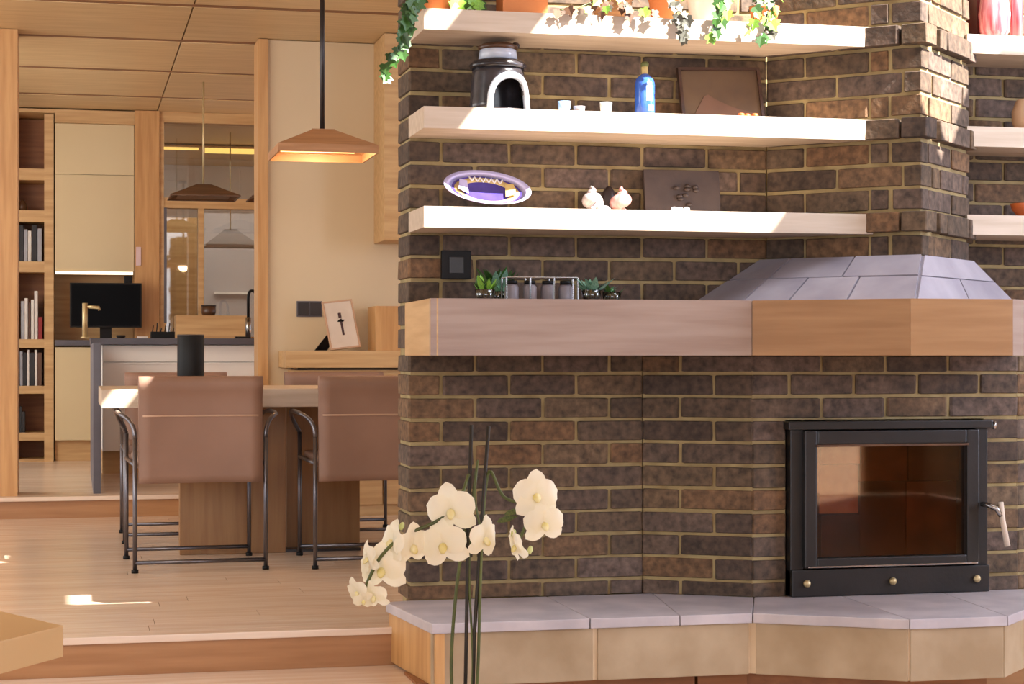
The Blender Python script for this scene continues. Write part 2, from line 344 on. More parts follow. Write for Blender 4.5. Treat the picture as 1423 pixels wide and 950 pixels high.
# ------------------------------------------------------------------ brickwork
ub = []
for k in range(4):
    bmx = box(-.5, .5, -.5, .5, -.5, .5)
    for v in bmx.verts: v.co += Vector((random.uniform(-.008, .008), random.uniform(-.02, .02), random.uniform(-.03, .03)))
    # chamfer so that arrises catch light; sizes are fractions of a brick
    bmesh.ops.bevel(bmx, geom=list(bmx.edges), offset=.035, segments=1, affect='EDGES')
    bmesh.ops.recalc_face_normals(bmx, faces=bmx.faces)
    me = bpy.data.meshes.new('brick'); bmx.to_mesh(me); bmx.free(); me.materials.append(M['brick']); ub.append(me)
BL, JT, CH = .215, .010, .075
Z_J = E-.06                  # a bed joint; the others lie CH apart
def brick_run(root, p0, p1, z0, z1, dep=.1, phase=0.0, holes=(), off=lambda k: 0.0, ends=None, left_dep=None, mortar_dep=.16, mext=(0, 0)):
    p0 = Vector((*p0, 0)); p1 = Vector((*p1, 0)); d = p1-p0; Ln = d.length; d.normalize(); n = Vector((d.y, -d.x, 0)); ang = math.atan2(d.y, d.x)
    k0 = math.floor((z0-Z_J)/CH+1e-6); k1 = math.ceil((z1-Z_J)/CH-1e-6)
    for k in range(k0, k1):
        a = max(z0, Z_J+k*CH+JT/2); b_ = min(z1, Z_J+(k+1)*CH-JT/2)
        if b_-a < .015: continue
        ua, ubd = (ends(k) if ends else (0, 0)); lo, hi = ua, Ln-ubd
        ph = (phase+(.5*(BL+JT) if k % 2 else 0)) % (BL+JT)
        cuts = [lo]; x = ph
        while x < hi-.03:
            if x > lo+.03: cuts.append(x)
            x += BL+JT
        cuts.append(hi+JT)
        for i in range(len(cuts)-1):
            s, e = cuts[i], cuts[i+1]-JT
            segs = [(s, e)]
            for (h0, h1, g0, g1) in holes:
                if b_ > g0+.005 and a < g1-.005:
                    ns = []
                    for (q0, q1) in segs:
                        if q1 <= h0 or q0 >= h1: ns.append((q0, q1)); continue
                        if q0 < h0-.02: ns.append((q0, h0))
                        if q1 > h1+.02: ns.append((h1, q1))
                    segs = ns
            for (q0, q1) in segs:
                dp = left_dep if (left_dep and i == 0) else dep
                o = link(bpy.data.objects.new('brick', random.choice(ub)), root)
                pr = off(k)+random.uniform(-.0015, .0025)
                c = p0+d*((q0+q1)/2)+n*(pr-dp/2)
                o.location = (c.x, c.y, (a+b_)/2); o.rotation_euler = (0, 0, ang); o.scale = (q1-q0, dp, b_-a)
    # recessed mortar bed
    def bed(bm, u0, u1, za, zb, offs=0.0):
        q = [p0+d*(u0-mext[0])+n*(offs-.006), p0+d*(u1+mext[1])+n*(offs-.006), p0+d*(u1+mext[1])-n*mortar_dep, p0+d*(u0-mext[0])-n*mortar_dep]
        hexa([(v.x, v.y, za) for v in q]+[(v.x, v.y, zb) for v in q], bm)
    bm = bmesh.new()
    if holes:
        h0, h1, g0, g1 = holes[0]
        bed(bm, 0, h0, z0, z1); bed(bm, h1, Ln, z0, z1)
        if g1 < z1: bed(bm, h0, h1, g1, z1)
    else: bed(bm, 0, Ln, z0, z1)
    obj('mortar_bed', bm, 'mortar', root)
Z_TOP = E+1.29
# wall with the shelves: free end on the left
wl = struct_empty('wall_left', 'dark brown brick wall with pale pointing behind the shelves')
XI = onY(893, YW)            # inner corner below the mantel
brick_run(wl, (XL, YW), (XI, YW), Z_H, E+.0, left_dep=.2, phase=.0, mortar_dep=.195, mext=(-.008, 0))
XC = onY(1065, YW)
brick_run(wl, (XL, YW), (XC, YW), E+.0, Z_TOP, left_dep=.2, phase=.0, mortar_dep=.195, mext=(-.008, 0))
# stove surround: steps forward at 30 degrees, then runs straight
wf = struct_empty('wall_front', 'dark brick stove surround below the mantel')
XA, YA = 2.145, 5.728
XB = 3.089
brick_run(wf, (XI, YW), (XA, YA), Z_H, E-.004, phase=.13)
SX0, SX1 = onY(1092, YA), onY(1368, YA)
SZ0, SZ1 = Z_H+.0, E-.212
brick_run(wf, (XA, YA), (XB, YA), Z_H, E-.004, phase=.02, holes=[(SX0-XA, SX1-XA, SZ0-.02, SZ1)])
brick_run(wf, (XB, YA), (XB+.5, YA+.289), Z_H, E-.004, phase=.1)
struct('wall_back', box(XL+.05, 4.2, 6.23, 6.3, 0, Z_TOP), 'mortar', 'solid wall core behind the brick facing')
# chimney breast: corner towards the room, one course proud at each shelf level
wc = struct_empty('wall_chimney', 'angled brick chimney breast with projecting brick bands')
T1 = (2.643, 5.530); T2 = (2.9375, 5.8245)
ZCB = E+.315
def band(k): return .026 if k in (6, 10, 14) else 0.0
def endL(k): return (0, -band(k) if k % 2 == 0 else .1125)
def endR(k): return (.1125 if k % 2 == 0 else -band(k), -.06)
brick_run(wc, (XC, YW), T1, ZCB, Z_TOP, phase=.03, off=band, ends=endL, mext=(0, -.008))
brick_run(wc, T1, T2, ZCB, Z_TOP, phase=.19, off=band, ends=endR, mext=(-.008, .05))
wr = struct_empty('wall_right', 'dark brick alcove wall right of the chimney')
brick_run(wr, (2.80, 6.1), (4.2, 6.1), E+.0, Z_TOP, phase=.1, mortar_dep=.12)

# ------------------------------------------------------------------ hearth
HF = 5.371
P0 = (1.018, HF); P1 = (2.011, HF); P2 = (2.418, 5.136); P3 = (2.736, 5.136); P4 = (3.10, 5.50); PB = (.965, 5.88)
hearth = thing('stone_hearth', 'long pale stone hearth slab with blocky fascia under the stove', 'hearth', (2.0, 5.6, 0))
SH = (2.0, 5.6, 0)
xm = 1.50
slabs = [[P0, (xm, HF), (xm, 5.90), (1.03, 5.90), PB], [(xm, HF), (1.78, HF), (1.86, 5.90), (xm, 5.90)], [(1.78, HF), P1, (2.15, 5.73), (1.86, 5.90)],
         [P1, P2, (2.44, 5.725), (2.15, 5.73)], [P2, P3, (2.80, 5.725), (2.44, 5.725)], [P3, P4, (3.3, 5.725), (2.80, 5.725)]]
def shrink(pl, s=.0015):
    cx = sum(p[0] for p in pl)/len(pl); cy = sum(p[1] for p in pl)/len(pl)
    return [(p[0]+(cx-p[0])*s/.2, p[1]+(cy-p[1])*s/.2) for p in pl]
for s in slabs: obj('top_slab', prism(shrink(s), Z_H-.03, Z_H, bev=.003), 'stone_top', hearth, shift=SH)
ZF = E-.972
def fascia(a, b_, name='fascia_block', mat='stone_face', t=.08, gap=.007, inset=.012):
    a = Vector((*a, 0)); b_ = Vector((*b_, 0)); d = (b_-a).normalized(); n = Vector((d.y, -d.x, 0))
    q = [a+d*gap-n*inset, b_-d*gap-n*inset, b_-d*gap-n*(inset+t), a+d*gap-n*(inset+t)]
    return obj(name, prism([(v.x, v.y) for v in q], ZF, Z_H-.031, bev=.004), mat, hearth, shift=SH)
xj = onY(829, HF)
fascia(P0, (xj, HF)); fascia((xj, HF), P1); fascia(P1, P2); fascia(P2, P3); fascia(P3, P4)
fascia(PB, P0, 'side_panel', 'oak_post', .03, .002)
obj('joint', prism([(1.04, HF+.017), (2.008, HF+.017), (2.414, 5.154), (2.73, 5.154), (3.08, 5.51), (3.05, 5.9), (1.05, 5.9)], ZF+.002, Z_H-.031), 'grout', hearth, shift=SH)
for a, b_ in (((.99, HF+.1), (1.86, HF+.1)), ((1.87, HF+.1), (2.03, HF+.1)), ((2.03, HF+.1), (2.43, 5.24)), ((2.43, 5.24), (2.72, 5.24))):
    a = Vector((*a, 0)); b_ = Vector((*b_, 0)); d = (b_-a).normalized(); n = Vector((d.y, -d.x, 0)); q = [a, b_, b_-n*.2, a-n*.2]
    obj('plinth_panel', prism([(v.x, v.y) for v in q], 0, ZF), 'plinth_wood', hearth, shift=SH)

# ------------------------------------------------------------------ mantel shelf
MF = 5.38
A_ = math.radians(38)
m1 = (onY(1045, MF), MF); r_ = (CT*((1265-711.5)/FPX)+ST)/(CT-ST*((1265-711.5)/FPX))
t_ = (r_*MF-m1[0])/(math.cos(A_)+r_*math.sin(A_)); m2 = (m1[0]+t_*math.cos(A_), MF-t_*math.sin(A_))
m3 = (onY(1408, m2[1]), m2[1]); m4 = (m3[0]+.35, m3[1]+.35*math.tan(A_))
m0 = (onY(598, MF), MF); mB = (onY(562.5, YW), YW-.002)
ZM0, ZM1 = E-.002, E+.165
mantel = thing('mantel_beam', 'thick pale wooden mantel beam with angled front over the stove', 'mantel', (2.0, 5.6, ZM0)); SM = (2.0, 5.6, ZM0)
core = prism([(m0[0]+.025, MF+.025), (m1[0]-.005, MF+.025), (m2[0]-.002, m2[1]+.025), (m3[0]-.01, m3[1]+.025), (m4[0]-.02, m4[1]), (m4[0], 5.9), (mB[0]+.02, YW-.004)], ZM0+.003, ZM1)
obj('core', core, 'oak_mantel', mantel, shift=SM)
def facing(a, b_, mat, t=.024, ext=.0):
    a = Vector((*a, 0)); b_ = Vector((*b_, 0)); d = (b_-a).normalized(); n = Vector((d.y, -d.x, 0)); ln = (b_-a).length
    o = obj('facing_board', box(.0006, ln-.0006, 0, t, 0, ZM1+.001-ZM0, bev=.0015), mat, mantel); o.location = (a.x-SM[0], a.y-SM[1], 0); o.rotation_euler = (0, 0, math.atan2(d.y, d.x))
facing(mB, m0, 'oak_case'); facing(m0, m1, 'oak_mantel'); facing(m1, m2, 'oak_mantel_warmlit'); facing(m2, m3, 'oak_mantel_warmlit'); facing(m3, m4, 'oak_mantel')  # warmer light on the angled and front boards is painted in

# ------------------------------------------------------------------ slate hood between mantel and chimney
hood = thing('slate_hood', 'low slate-clad hood sloping from mantel up to the chimney', 'hood', (2.5, 5.6, ZM1)); SHD = (2.5, 5.6, ZM1)
top = [(XC-.02, YW), (T1[0]-.01, T1[1]-.03), (T2[0]+.02, T2[1]-.02), (T2[0]+.02, 6.09)]
bot = [(2.005, YW), (2.50, 5.27), (3.12, 5.80), (3.12, 6.09)]
p1b = (2.10, 5.70); p1t = (XC+.05, YW-.10)
bt = [bot[0], p1b, bot[1], bot[2], bot[3]]; tp = [top[0], p1t, top[1], top[2], top[3]]
bm = NB(); lo = [bm.verts.new((*p, ZM1)) for p in bt]; hi = [bm.verts.new((*p, ZCB)) for p in tp]
for i in range(4): bm.faces.new((lo[i], lo[i+1], hi[i+1], hi[i]))
bm.faces.new(lo[::-1]); bm.faces.new(hi); bm.faces.new((lo[4], lo[0], hi[0], hi[4]))
obj('core', bm, 'slate', hood, shift=SHD)
def tiles(b0, b1, t0, t1, cols, rows, th=.008, g=.0035):
    b0, b1, t0, t1 = (Vector(v) for v in (b0, b1, t0, t1)); nrm = (b1-b0).cross(t0-b0).normalized()
    def P(u, v): return (b0*(1-u)+b1*u)*(1-v)+(t0*(1-u)+t1*u)*v
    for j in range(len(rows)-1):
        cl = cols[j % len(cols)]
        for i in range(len(cl)-1):
            du = g/max((P(1, rows[j])-P(0, rows[j])).length, .05); dv = g/max((P(0, 1)-P(0, 0)).length, .05)
            q = [P(cl[i]+du, rows[j]+dv), P(cl[i+1]-du, rows[j]+dv), P(cl[i+1]-du, rows[j+1]-dv), P(cl[i]+du, rows[j+1]-dv)]
            kk = th*random.uniform(.8, 1.2)
            obj('slate_tile', hexa([v+nrm*.001 for v in q]+[v+nrm*kk for v in q]), 'slate', hood, shift=SHD)
def V3(p, z): return (p[0], p[1], z)
RW = [0, .52, 1.0]
tiles(V3(bt[0], ZM1), V3(bt[1], ZM1), V3(tp[0], ZCB), V3(tp[1], ZCB), [[0, 1], [0, 1]], RW)
tiles(V3(bt[1], ZM1), V3(bt[2], ZM1), V3(tp[1], ZCB), V3(tp[2], ZCB), [[0, .28, .62, 1], [0, .5, 1]], RW)
tiles(V3(bt[2], ZM1), V3(bt[3], ZM1), V3(tp[2], ZCB), V3(tp[3], ZCB), [[0, .5, 1], [0, 1]], RW)

# ------------------------------------------------------------------ wall shelves
YS_ = 5.635
shz = [(E+.997, E+1.062), (E+.695, E+.762), (E+.391, E+.456)]
lab = ['topmost pale wooden shelf carrying trailing plants left of the chimney', 'middle pale wooden shelf carrying the blue bottle', 'lowest pale wooden shelf carrying the purple dish']
for i, (a, b_) in enumerate(shz):
    # right end follows the chimney face
    xr = XC+(YW-YS_)
    pl = [(XL, YS_+.002), (xr-.012, YS_+.002), (XC-.012, YW-.004), (XL, YW-.004)]
    tag(obj('wall_shelf', prism(pl, a, b_, bev=.0015), 'oak_shelf'), lab[i], 'shelf', 'shelves left of the chimney')
labr = ['topmost pale shelf right of the chimney under the red vase', 'middle pale shelf right of the chimney', 'lowest pale shelf right of the chimney']
shr = [(zat(73.5, 2.95, 5.82), zat(47, 2.95, 5.82)), (zat(203, 2.95, 5.82), zat(175, 2.95, 5.82)), (zat(326, 2.95, 5.82), zat(298, 2.95, 5.82))]
for i, (a, b_) in enumerate(shr):
    tag(obj('wall_shelf', box(T2[0]+.012, 3.9, 5.82, 6.098, a, b_, bev=.0015), 'oak_shelf'), labr[i], 'shelf', 'shelves right of the chimney')

# ------------------------------------------------------------------ stove insert
stv = thing('stove_insert', 'black cast iron wood stove insert with glass door set in brick', 'stove', ((SX0+SX1)/2, YA, SZ0)); SV = ((SX0+SX1)/2, YA, SZ0)
def sp(name, bm, mat, parent=None, smooth=False): return obj(name, bm, mat, parent or stv, smooth, shift=SV)
g = .004
x0, x1, z0, z1 = SX0+g, SX1-g, SZ0+.001, SZ1-g
# outer frame
sp('top_rail', box(x0-.012, x1+.012, YA-.045, YA+.05, z1-.026, z1, bev=.004), 'cast_iron')
sp('side_rail', box(x0, x0+.045, YA-.03, YA+.05, z0, z1-.026, bev=.003), 'cast_iron')
sp('side_rail', box(x1-.045, x1, YA-.03, YA+.05, z0, z1-.026, bev=.003), 'cast_iron')
sp('bottom_rail', box(x0, x1, YA-.045, YA+.05, z0, z0+.088, bev=.004), 'cast_iron')
# firebox
fb = sp('firebox', box(x0+.02, x1-.02, YA+.42, YA+.44, z0+.08, z1-.02), 'cast_iron')
bmx = NB(); box(x0+.02, x0+.04, YA+.05, YA+.43, z0+.08, z1-.02, bmx); box(x1-.04, x1-.02, YA+.05, YA+.43, z0+.08, z1-.02, bmx); box(x0+.02, x1-.02, YA+.05, YA+.43, z0+.08, z0+.1, bmx); box(x0+.02, x1-.02, YA+.05, YA+.43, z1-.04, z1-.02, bmx)
sp('casing', bmx, 'cast_iron', fb)
zi0, zi1 = z0+.1, z1-.04
for i, (a, b_, c, d, mt) in enumerate(((.05, .155, .52, 1, 'reflection_brick'), (.16, .30, .36, .74, 'reflection_brick'), (.16, .30, .75, 1, 'reflection_brick'), (.05, .155, .0, .51, 'soot_red'), (.16, .30, .0, .35, 'soot'), (.305, .47, .0, .6, 'soot'), (.305, .47, .61, 1, 'soot_red'), (.475, .665, .0, .6, 'soot_red'), (.475, .665, .61, 1, 'soot'))):
    sp('lining_brick', box(x0+a, x0+b_, YA+.10+.015*(i % 2), YA+.14, zi0+(zi1-zi0)*c, zi0+(zi1-zi0)*d, bev=.003), mt, fb)  # pale bricks at upper left stand in for the glass reflection
# door
door = sp('door', box(x0+.04, x0+.085, YA-.052, YA-.01, z0+.092, z1-.03, bev=.006), 'cast_iron')
sp('door_stile', box(x1-.085, x1-.04, YA-.052, YA-.01, z0+.092, z1-.03, bev=.006), 'cast_iron', door)
sp('door_rail', box(x0+.085, x1-.085, YA-.052, YA-.01, z1-.075, z1-.03, bev=.006), 'cast_iron', door)
sp('door_rail', box(x0+.085, x1-.085, YA-.052, YA-.01, z0+.092, z0+.125, bev=.006), 'cast_iron', door)
sp('door_bead', box(x0+.08, x1-.08, YA-.056, YA-.05, z1-.082, z1-.075), 'raku_brown', door)
sp('door_bead', box(x0+.05, x1-.05, YA-.06, YA-.05, z0+.094, z0+.1, bev=.002), 'steel', door)
sp('glass_pane', box(x0+.08, x1-.08, YA-.03, YA-.026, z0+.12, z1-.07), 'stove_glass', door)
for fx in (.07, .5, .93):
    k = sp('air_knob', lathe([(0, 0), (.011, 0), (.013, .006), (.009, .014), (0, .016)], 14), 'brass', None, True)
    k.rotation_euler = (math.pi/2, 0, 0); k.location = Vector((x0+(x1-x0)*fx, YA-.046, z0+.044))-Vector(SV)
    k.data.transform(Matrix.Translation(Vector(SV)))
h = sp('handle_boss', tube([(x1-.03, YA-.05, z0+.29), (x1-.03, YA-.09, z0+.29), (x1-.005, YA-.1, z0+.28), (x1+.012, YA-.1, z0+.255)], .009, 8), 'steel', None, True)
sp('handle_grip', tube([(x1+.012, YA-.1, z0+.30), (x1+.018, YA-.1, z0+.24), (x1+.035, YA-.1, z0+.155)], [.008, .009, .010], 10), 'paper', h, True)
sp('hinge_pin', tube([(x1+.02, YA-.04, z1-.03), (x1+.02, YA-.04, z1-.005)], .007, 8), 'steel', None, True)

# ------------------------------------------------------------------ dining and kitchen structure
YC = 10.26
XP0, XP1 = onY(358, YC), onY(372, YC)
struct('trim_1', box(XP0, XP1, YC-.03, YC+.2, Z_DIN, Z_CEIL), 'oak_post', 'slim wooden post between kitchen and cream wall')
struct('wall_cream', box(XP1, 4.5, YC, YC+.12, Z_DIN, Z_CEIL), 'cream_wall', 'smooth cream wall behind the dining table')
xw0, xw1 = onY(530, 10.0), 2.6
struct('trim_2', box(xw0, xw1, 9.9, YC-.001, zat(335, xw0, 10.0), Z_CEIL, bev=.003), 'oak_case', 'hanging wooden panel in front of the cream wall')
xq = onY(25, 10.3)
struct('trim_3', box(xq-1.2, xq-.09, 10.26, 10.5, Z_KIT, Z_CEIL), 'oak_post', 'wide wooden wall panel at the kitchen entrance')
struct('trim_4', box(xq-.088, xq, 10.22, 10.5, Z_KIT, Z_CEIL), 'oak_post', 'wooden post at the left kitchen entrance')
# kitchen back wall
YK = 13.48
def KX(px, Y=YK): return onY(px, Y)
def KZ(py, px, Y=YK): return zat(py, onY(px, Y), Y)
struct('wall_kitchen', box(KX(-40), KX(187), 13.85, 13.95, Z_KIT, Z_CEIL), 'oak_case', 'wood-clad kitchen back wall')
struct('trim_5', box(KX(187), KX(221), 13.42, 13.9, Z_KIT, Z_CEIL), 'oak_post', 'tall wooden panel beside the kitchen window')
struct('trim_6', box(KX(76), KX(187)-.001, 13.44, 13.84, KZ(171.5, 100), Z_CEIL-.006), 'oak_case', 'wooden bulkhead above the kitchen cabinets')
struct('trim_9', box(KX(5), KX(76)-.001, 13.44, 13.84, KZ(157, 50), Z_CEIL-.006), 'oak_case', 'wooden bulkhead above the bookcase')
# glazed partition
win = struct_empty('window_1', 'glazed wooden partition behind the kitchen worktop')
wx0, wx1 = KX(221)+.002, KX(372)
def wp(name, bm, mat): return obj(name, bm, mat, win)
ztr0, ztr1 = KZ(290, 290), KZ(276, 290); zt0 = KZ(172, 290); zs = KZ(468, 290)
wp('head', box(wx0, wx1, 13.45, 13.55, zt0, Z_CEIL), 'oak_case')
wp('transom', box(wx0, wx1, 13.45, 13.55, ztr0, ztr1), 'oak_case')
wp('lower_panel', box(wx0, wx1, 13.45, 13.55, Z_KIT, zs), 'oak_case')
xm0, xm1 = KX(275), KX(283)
wp('mullion', box(xm0, xm1, 13.45, 13.55, zs, ztr0), 'oak_case')
wp('jamb', box(wx0, wx0+.03, 13.44, 13.55, zs, zt0), 'oak_case')
wp('edge_trim', box(wx0+.03, wx0+.05, 13.44, 13.55, zs+.1, ztr0), 'graphite')
wp('pane', box(wx0+.05, xm0, 13.5, 13.506, zs, ztr0), 'window_glass'); wp('pane', box(xm1, wx1, 13.5, 13.506, zs, ztr0), 'window_glass'); wp('pane', box(wx0+.03, wx1, 13.5, 13.506, ztr1, zt0), 'window_glass')
struct('wall_far', box(-2, 4, 17.2, 17.3, 0, Z_CEIL), 'far_wall', 'pale wall of the room beyond the kitchen glass')
XF = onY(279, 15.2)
struct('wall_corridor', box(onY(205, 15), XF, 15.2, 15.3, 0, E+1.1), 'oak_case', 'olive-brown timber wall seen through the left pane')
xl0, xl1 = onY(285, 15.5), onY(372, 15.5)
lgt = tag(obj('light_strip', box(xl0, xl1, 15.5, 15.54, zat(212, xl0, 15.5), zat(203, xl0, 15.5)), 'led_warm'), 'bright yellow strip light beyond the upper glass, right of the cord', 'strip light', 'strip lights beyond the glass')
xl0, xl1 = onY(226, 15.5), onY(276, 15.5)
tag(obj('light_strip', box(xl0, xl1, 15.5, 15.54, zat(207, xl0, 15.5), zat(203, xl0, 15.5)), 'led_warm'), 'thin dim yellow strip light beyond the upper glass, left of the cord', 'strip light', 'strip lights beyond the glass')
struct('trim_7', box(-.5, 2.5, 15.45, 15.6, zat(203, .5, 15.5), Z_CEIL-.01), 'oak_case', 'bulkhead carrying the strip lights')
# pale cupboard with a rail beyond the glass
cupb = thing('cupboard', 'pale grey cupboard beyond the right kitchen pane', 'cupboard', (onY(320, 16), 16.2, Z_KIT)); SCB = (onY(320, 16), 16.2, Z_KIT)
obj('body', box(onY(284, 16), onY(376, 16), 16, 16.5, Z_KIT, E+1.2), 'ash_grey', cupb, shift=SCB)
obj('rail', box(onY(298, 15.95), onY(345, 15.95), 15.96, 15.99, zat(409, 1.5, 16), zat(406, 1.5, 16)), 'white_ceramic', cupb, shift=SCB)

# ------------------------------------------------------------------ bookcase and books
bx0, bx1 = KX(10), KX(75)
bc = thing('bookcase', 'tall narrow open wooden bookcase at the kitchen back wall', 'bookcase', ((bx0+bx1)/2, 13.65, Z_KIT)); SB = ((bx0+bx1)/2, 13.65, Z_KIT)
obj('side_panel', box(bx0, bx0+.03, YK, 13.84, Z_KIT, KZ(158, 50)), 'oak_case', bc, shift=SB)
xin = KX(61.5)
obj('side_panel', box(xin, bx1-.002, YK, 13.84, Z_KIT, KZ(158, 50)), 'oak_case', bc, shift=SB)
obj('back_panel', box(bx0, bx1-.002, 13.82, 13.845, Z_KIT, KZ(158, 50)), 'plinth_wood', bc, shift=SB)
shy = [(234, 250), (292, 308), (363, 378), (471, 483), (536, 547), (601, 612)]
SHT = []
for a, b_ in shy:
    SHT.append(KZ(a, 45)); obj('shelf_board', box(bx0+.03, xin, YK+.004, 13.82, KZ(b_, 45), KZ(a, 45)), 'oak_case', bc, shift=SB)
obj('base', box(bx0+.03, xin, YK, 13.82, Z_KIT, KZ(638, 45)), 'oak_case', bc, shift=SB)
def book(px0, px1, pyt, zb, mat, label, lean=0, grp='books in the narrow bookcase'):
    X0, X1 = KX(px0, 13.52), KX(px1, 13.52); h = KZ(pyt, px0)-zb
    t = thing('book', label, 'book', ((X0+X1)/2, 13.62, zb+.0005), 0, grp)
    w_ = (X1-X0)*.94
    bmx = NB(); box(-w_/2, -w_/2+.004, -.09, .09, 0, h, bmx); box(w_/2-.004, w_/2, -.09, .09, 0, h, bmx); box(-w_/2, w_/2, -.094, -.09, 0, h, bmx)
    obj('cover', bmx, mat, t); obj('pages', box(-w_/2+.004, w_/2-.004, -.09, .085, .004, h-.004), 'paper', t)
    if lean: t.rotation_euler = (0, lean, 0)
z3, z4, z5, z6 = SHT[2], SHT[3], SHT[4], SHT[5]
book(27, 32.5, 312, z3, 'book_black', 'tall black book at the left of the third shelf from the top')
book(33, 38, 318, z3, 'book_grey', 'pale grey book between the two black books')
book(38.5, 43.5, 320, z3, 'book_white', 'white book right of the pale grey book')
book(44, 51, 312, z3, 'book_black', 'thick black book beside the last pale spine, third shelf')
book(52, 58, 317, z3, 'book_grey', 'grey book at the right end of the third shelf')
book(29, 33.5, 418, z4, 'book_grey', 'short grey book at the left of the fourth shelf')
book(34, 38.5, 414, z4, 'book_white', 'white book left of the dark gap on the fourth shelf')
book(39, 42.5, 420, z4, 'book_brown', 'thin brown book between two white spines, fourth shelf')
book(43, 47, 416, z4, 'book_white', 'white book in the middle of the fourth shelf')
book(47.5, 52.5, 404, z4, 'book_white', 'tallest white book on the fourth shelf')
book(53, 59, 440, z4, 'book_red', 'low dark red book at the right of the fourth shelf')
book(27.5, 31.5, 488, z5, 'book_grey', 'grey book leaning at the left of the fifth shelf')
book(32, 37, 490, z5, 'book_black', 'black book second from left on the fifth shelf')
book(37.5, 40.5, 486, z5, 'book_white', 'thin white book between black books, fifth shelf')
book(41, 47.5, 490, z5, 'book_black', 'wide black book in the middle of the fifth shelf')
book(48, 51.5, 486, z5, 'book_white', 'white book right of the wide black book, fifth shelf')
book(52, 58, 490, z5, 'book_brown', 'brown book at the right end of the fifth shelf')
book(27, 30, 565, z6, 'book_black', 'black book at the far left of the sixth shelf')
book(30.5, 34.5, 572, z6, 'book_black', 'shorter black book on the sixth shelf')
jx = KX(31, 13.6)
tag(obj('small_jar', lathe([(0, 0), (.025, 0), (.032, .03), (.026, .06), (.014, .07), (.016, .08), (0, .08)], 14, (jx, 13.62, SHT[1]+.0005)), 'raku_brown', None, True), 'small dark jar alone on the second bookcase shelf', 'jar')

# ------------------------------------------------------------------ kitchen cabinets
def cab(name, label, px0, px1, pyt, pyb, rows, mat, depth_=.34, Y=YK, plinth=None, grp=None, cols=1):
    X0, X1 = KX(px0, Y), KX(px1, Y); zt, zb = KZ(pyt, (px0+px1)/2, Y), KZ(pyb, (px0+px1)/2, Y)
    t = thing(name, label, 'cabinet', ((X0+X1)/2, Y+depth_/2, Z_KIT if plinth else zb), 0, grp); S = tuple(t.location)
    obj('body', box(X0+.002, X1-.002, Y+.02, Y+depth_, zb, zt), mat, t, shift=S)
    edges = [zt]+[KZ(p, (px0+px1)/2, Y) for p in rows]+[zb]
    for k in range(len(edges)-1):
        for c in range(cols):
            a = X0+(X1-X0)*c/cols; b_ = X0+(X1-X0)*(c+1)/cols
            f = obj('drawer_front' if cols > 1 else 'door', box(a+.003, b_-.003, Y, Y+.019, edges[k+1]+.003, edges[k]-.003, bev=.002), mat, t, shift=S)
            if cols > 1: obj('grip_lip', box(a+.01, b_-.01, Y-.006, Y+.002, edges[k]-.012, edges[k]-.006), mat, f, shift=S)
    if plinth: obj('plinth', box(X0+.002, X1-.002, Y+.05, Y+depth_, Z_KIT, zb), plinth, t, shift=S)
    return t, S
uc, SU = cab('wall_cabinet', 'tall cream wall cabinet above the black monitor', 76, 187, 172, 376, [243], 'cream_lacquer')
obj('light_strip', box(KX(77), KX(185), YK+.01, YK+.03, KZ(381, 130), KZ(377, 130)), 'led_white', uc, shift=SU)
cab('base_cabinet', 'cream base cabinet door left of the dark worktop end panel', 76, 136, 482, 612, [], 'cream_lacquer', plinth='oak_case')
cab('drawer_cabinet', 'long white drawer cabinet under the dark worktop', 142, 372, 479, 626, [503, 560], 'white_lacquer', Y=11.98, depth_=.6, plinth='oak_case', cols=2)
ZCT = E+.105
wt = tag(obj('worktop', box(KX(76, 13.46), KX(187, 13.46)-.001, 13.46, 13.84, ZCT-.04, ZCT, bev=.002), 'graphite'), 'dark grey worktop under the black monitor', 'worktop')
pn = thing('peninsula_worktop', 'dark grey peninsula worktop with slab end panel', 'worktop', (.5, 11.4, Z_KIT)); SP = (.5, 11.4, Z_KIT)
obj('top', box(.105, KX(372, 11.9), 11.93, 12.62, ZCT-.04, ZCT, bev=.002), 'graphite', pn, shift=SP)
obj('end_panel', box(.105, .145, 10.3, 12.0, Z_KIT, ZCT-.0405, bev=.002), 'graphite', pn, shift=SP)
# backsplash board on the far worktop
sill = tag(obj('wooden_sill_box', box(KX(244, 13.25), KX(346, 13.25), 13.2, 13.44, Z_KIT+.84, KZ(438, 290, 13.2), bev=.003), 'oak_case'), 'low wooden box ledge under the kitchen window', 'ledge')
struct('trim_8', box(KX(187)+.001, KX(372), 13.1, 13.42, Z_KIT, Z_KIT+.84), 'cream_lacquer', 'low counter base beneath the window ledge')

# monitor
mx0, mx1 = onY(97, 13.25), onY(197, 13.25); mzc = (zat(393, .3, 13.25), zat(455, .3, 13.25))
mon = thing('monitor', 'black flat screen on the worktop below the cream cabinet', 'monitor', ((mx0+mx1)/2, 13.28, Z_KIT+.84)); SMN = tuple(mon.location)
obj('bezel', box(mx0, mx1, 13.25, 13.29, mzc[1], mzc[0], bev=.004), 'black_plastic', mon, shift=SMN)
obj('screen', box(mx0+.012, mx1-.012, 13.247, 13.251, mzc[1]+.012, mzc[0]-.012), 'black_screen', mon, shift=SMN)
obj('stand', box((mx0+mx1)/2-.04, (mx0+mx1)/2+.04, 13.3, 13.33, ZCT, mzc[0]-.08), 'black_plastic', mon, shift=SMN)
obj('foot', box((mx0+mx1)/2-.11, (mx0+mx1)/2+.11, 13.22, 13.40, ZCT+.0, ZCT+.012), 'black_plastic', mon, shift=SMN)
wcx = onY(178, 13.27)
tag(obj('webcam', box(wcx-.028, wcx+.028, 13.252, 13.288, mzc[0]+.0005, mzc[0]+.05, bev=.008), 'black_plastic'), 'small black webcam on top of the monitor', 'webcam')
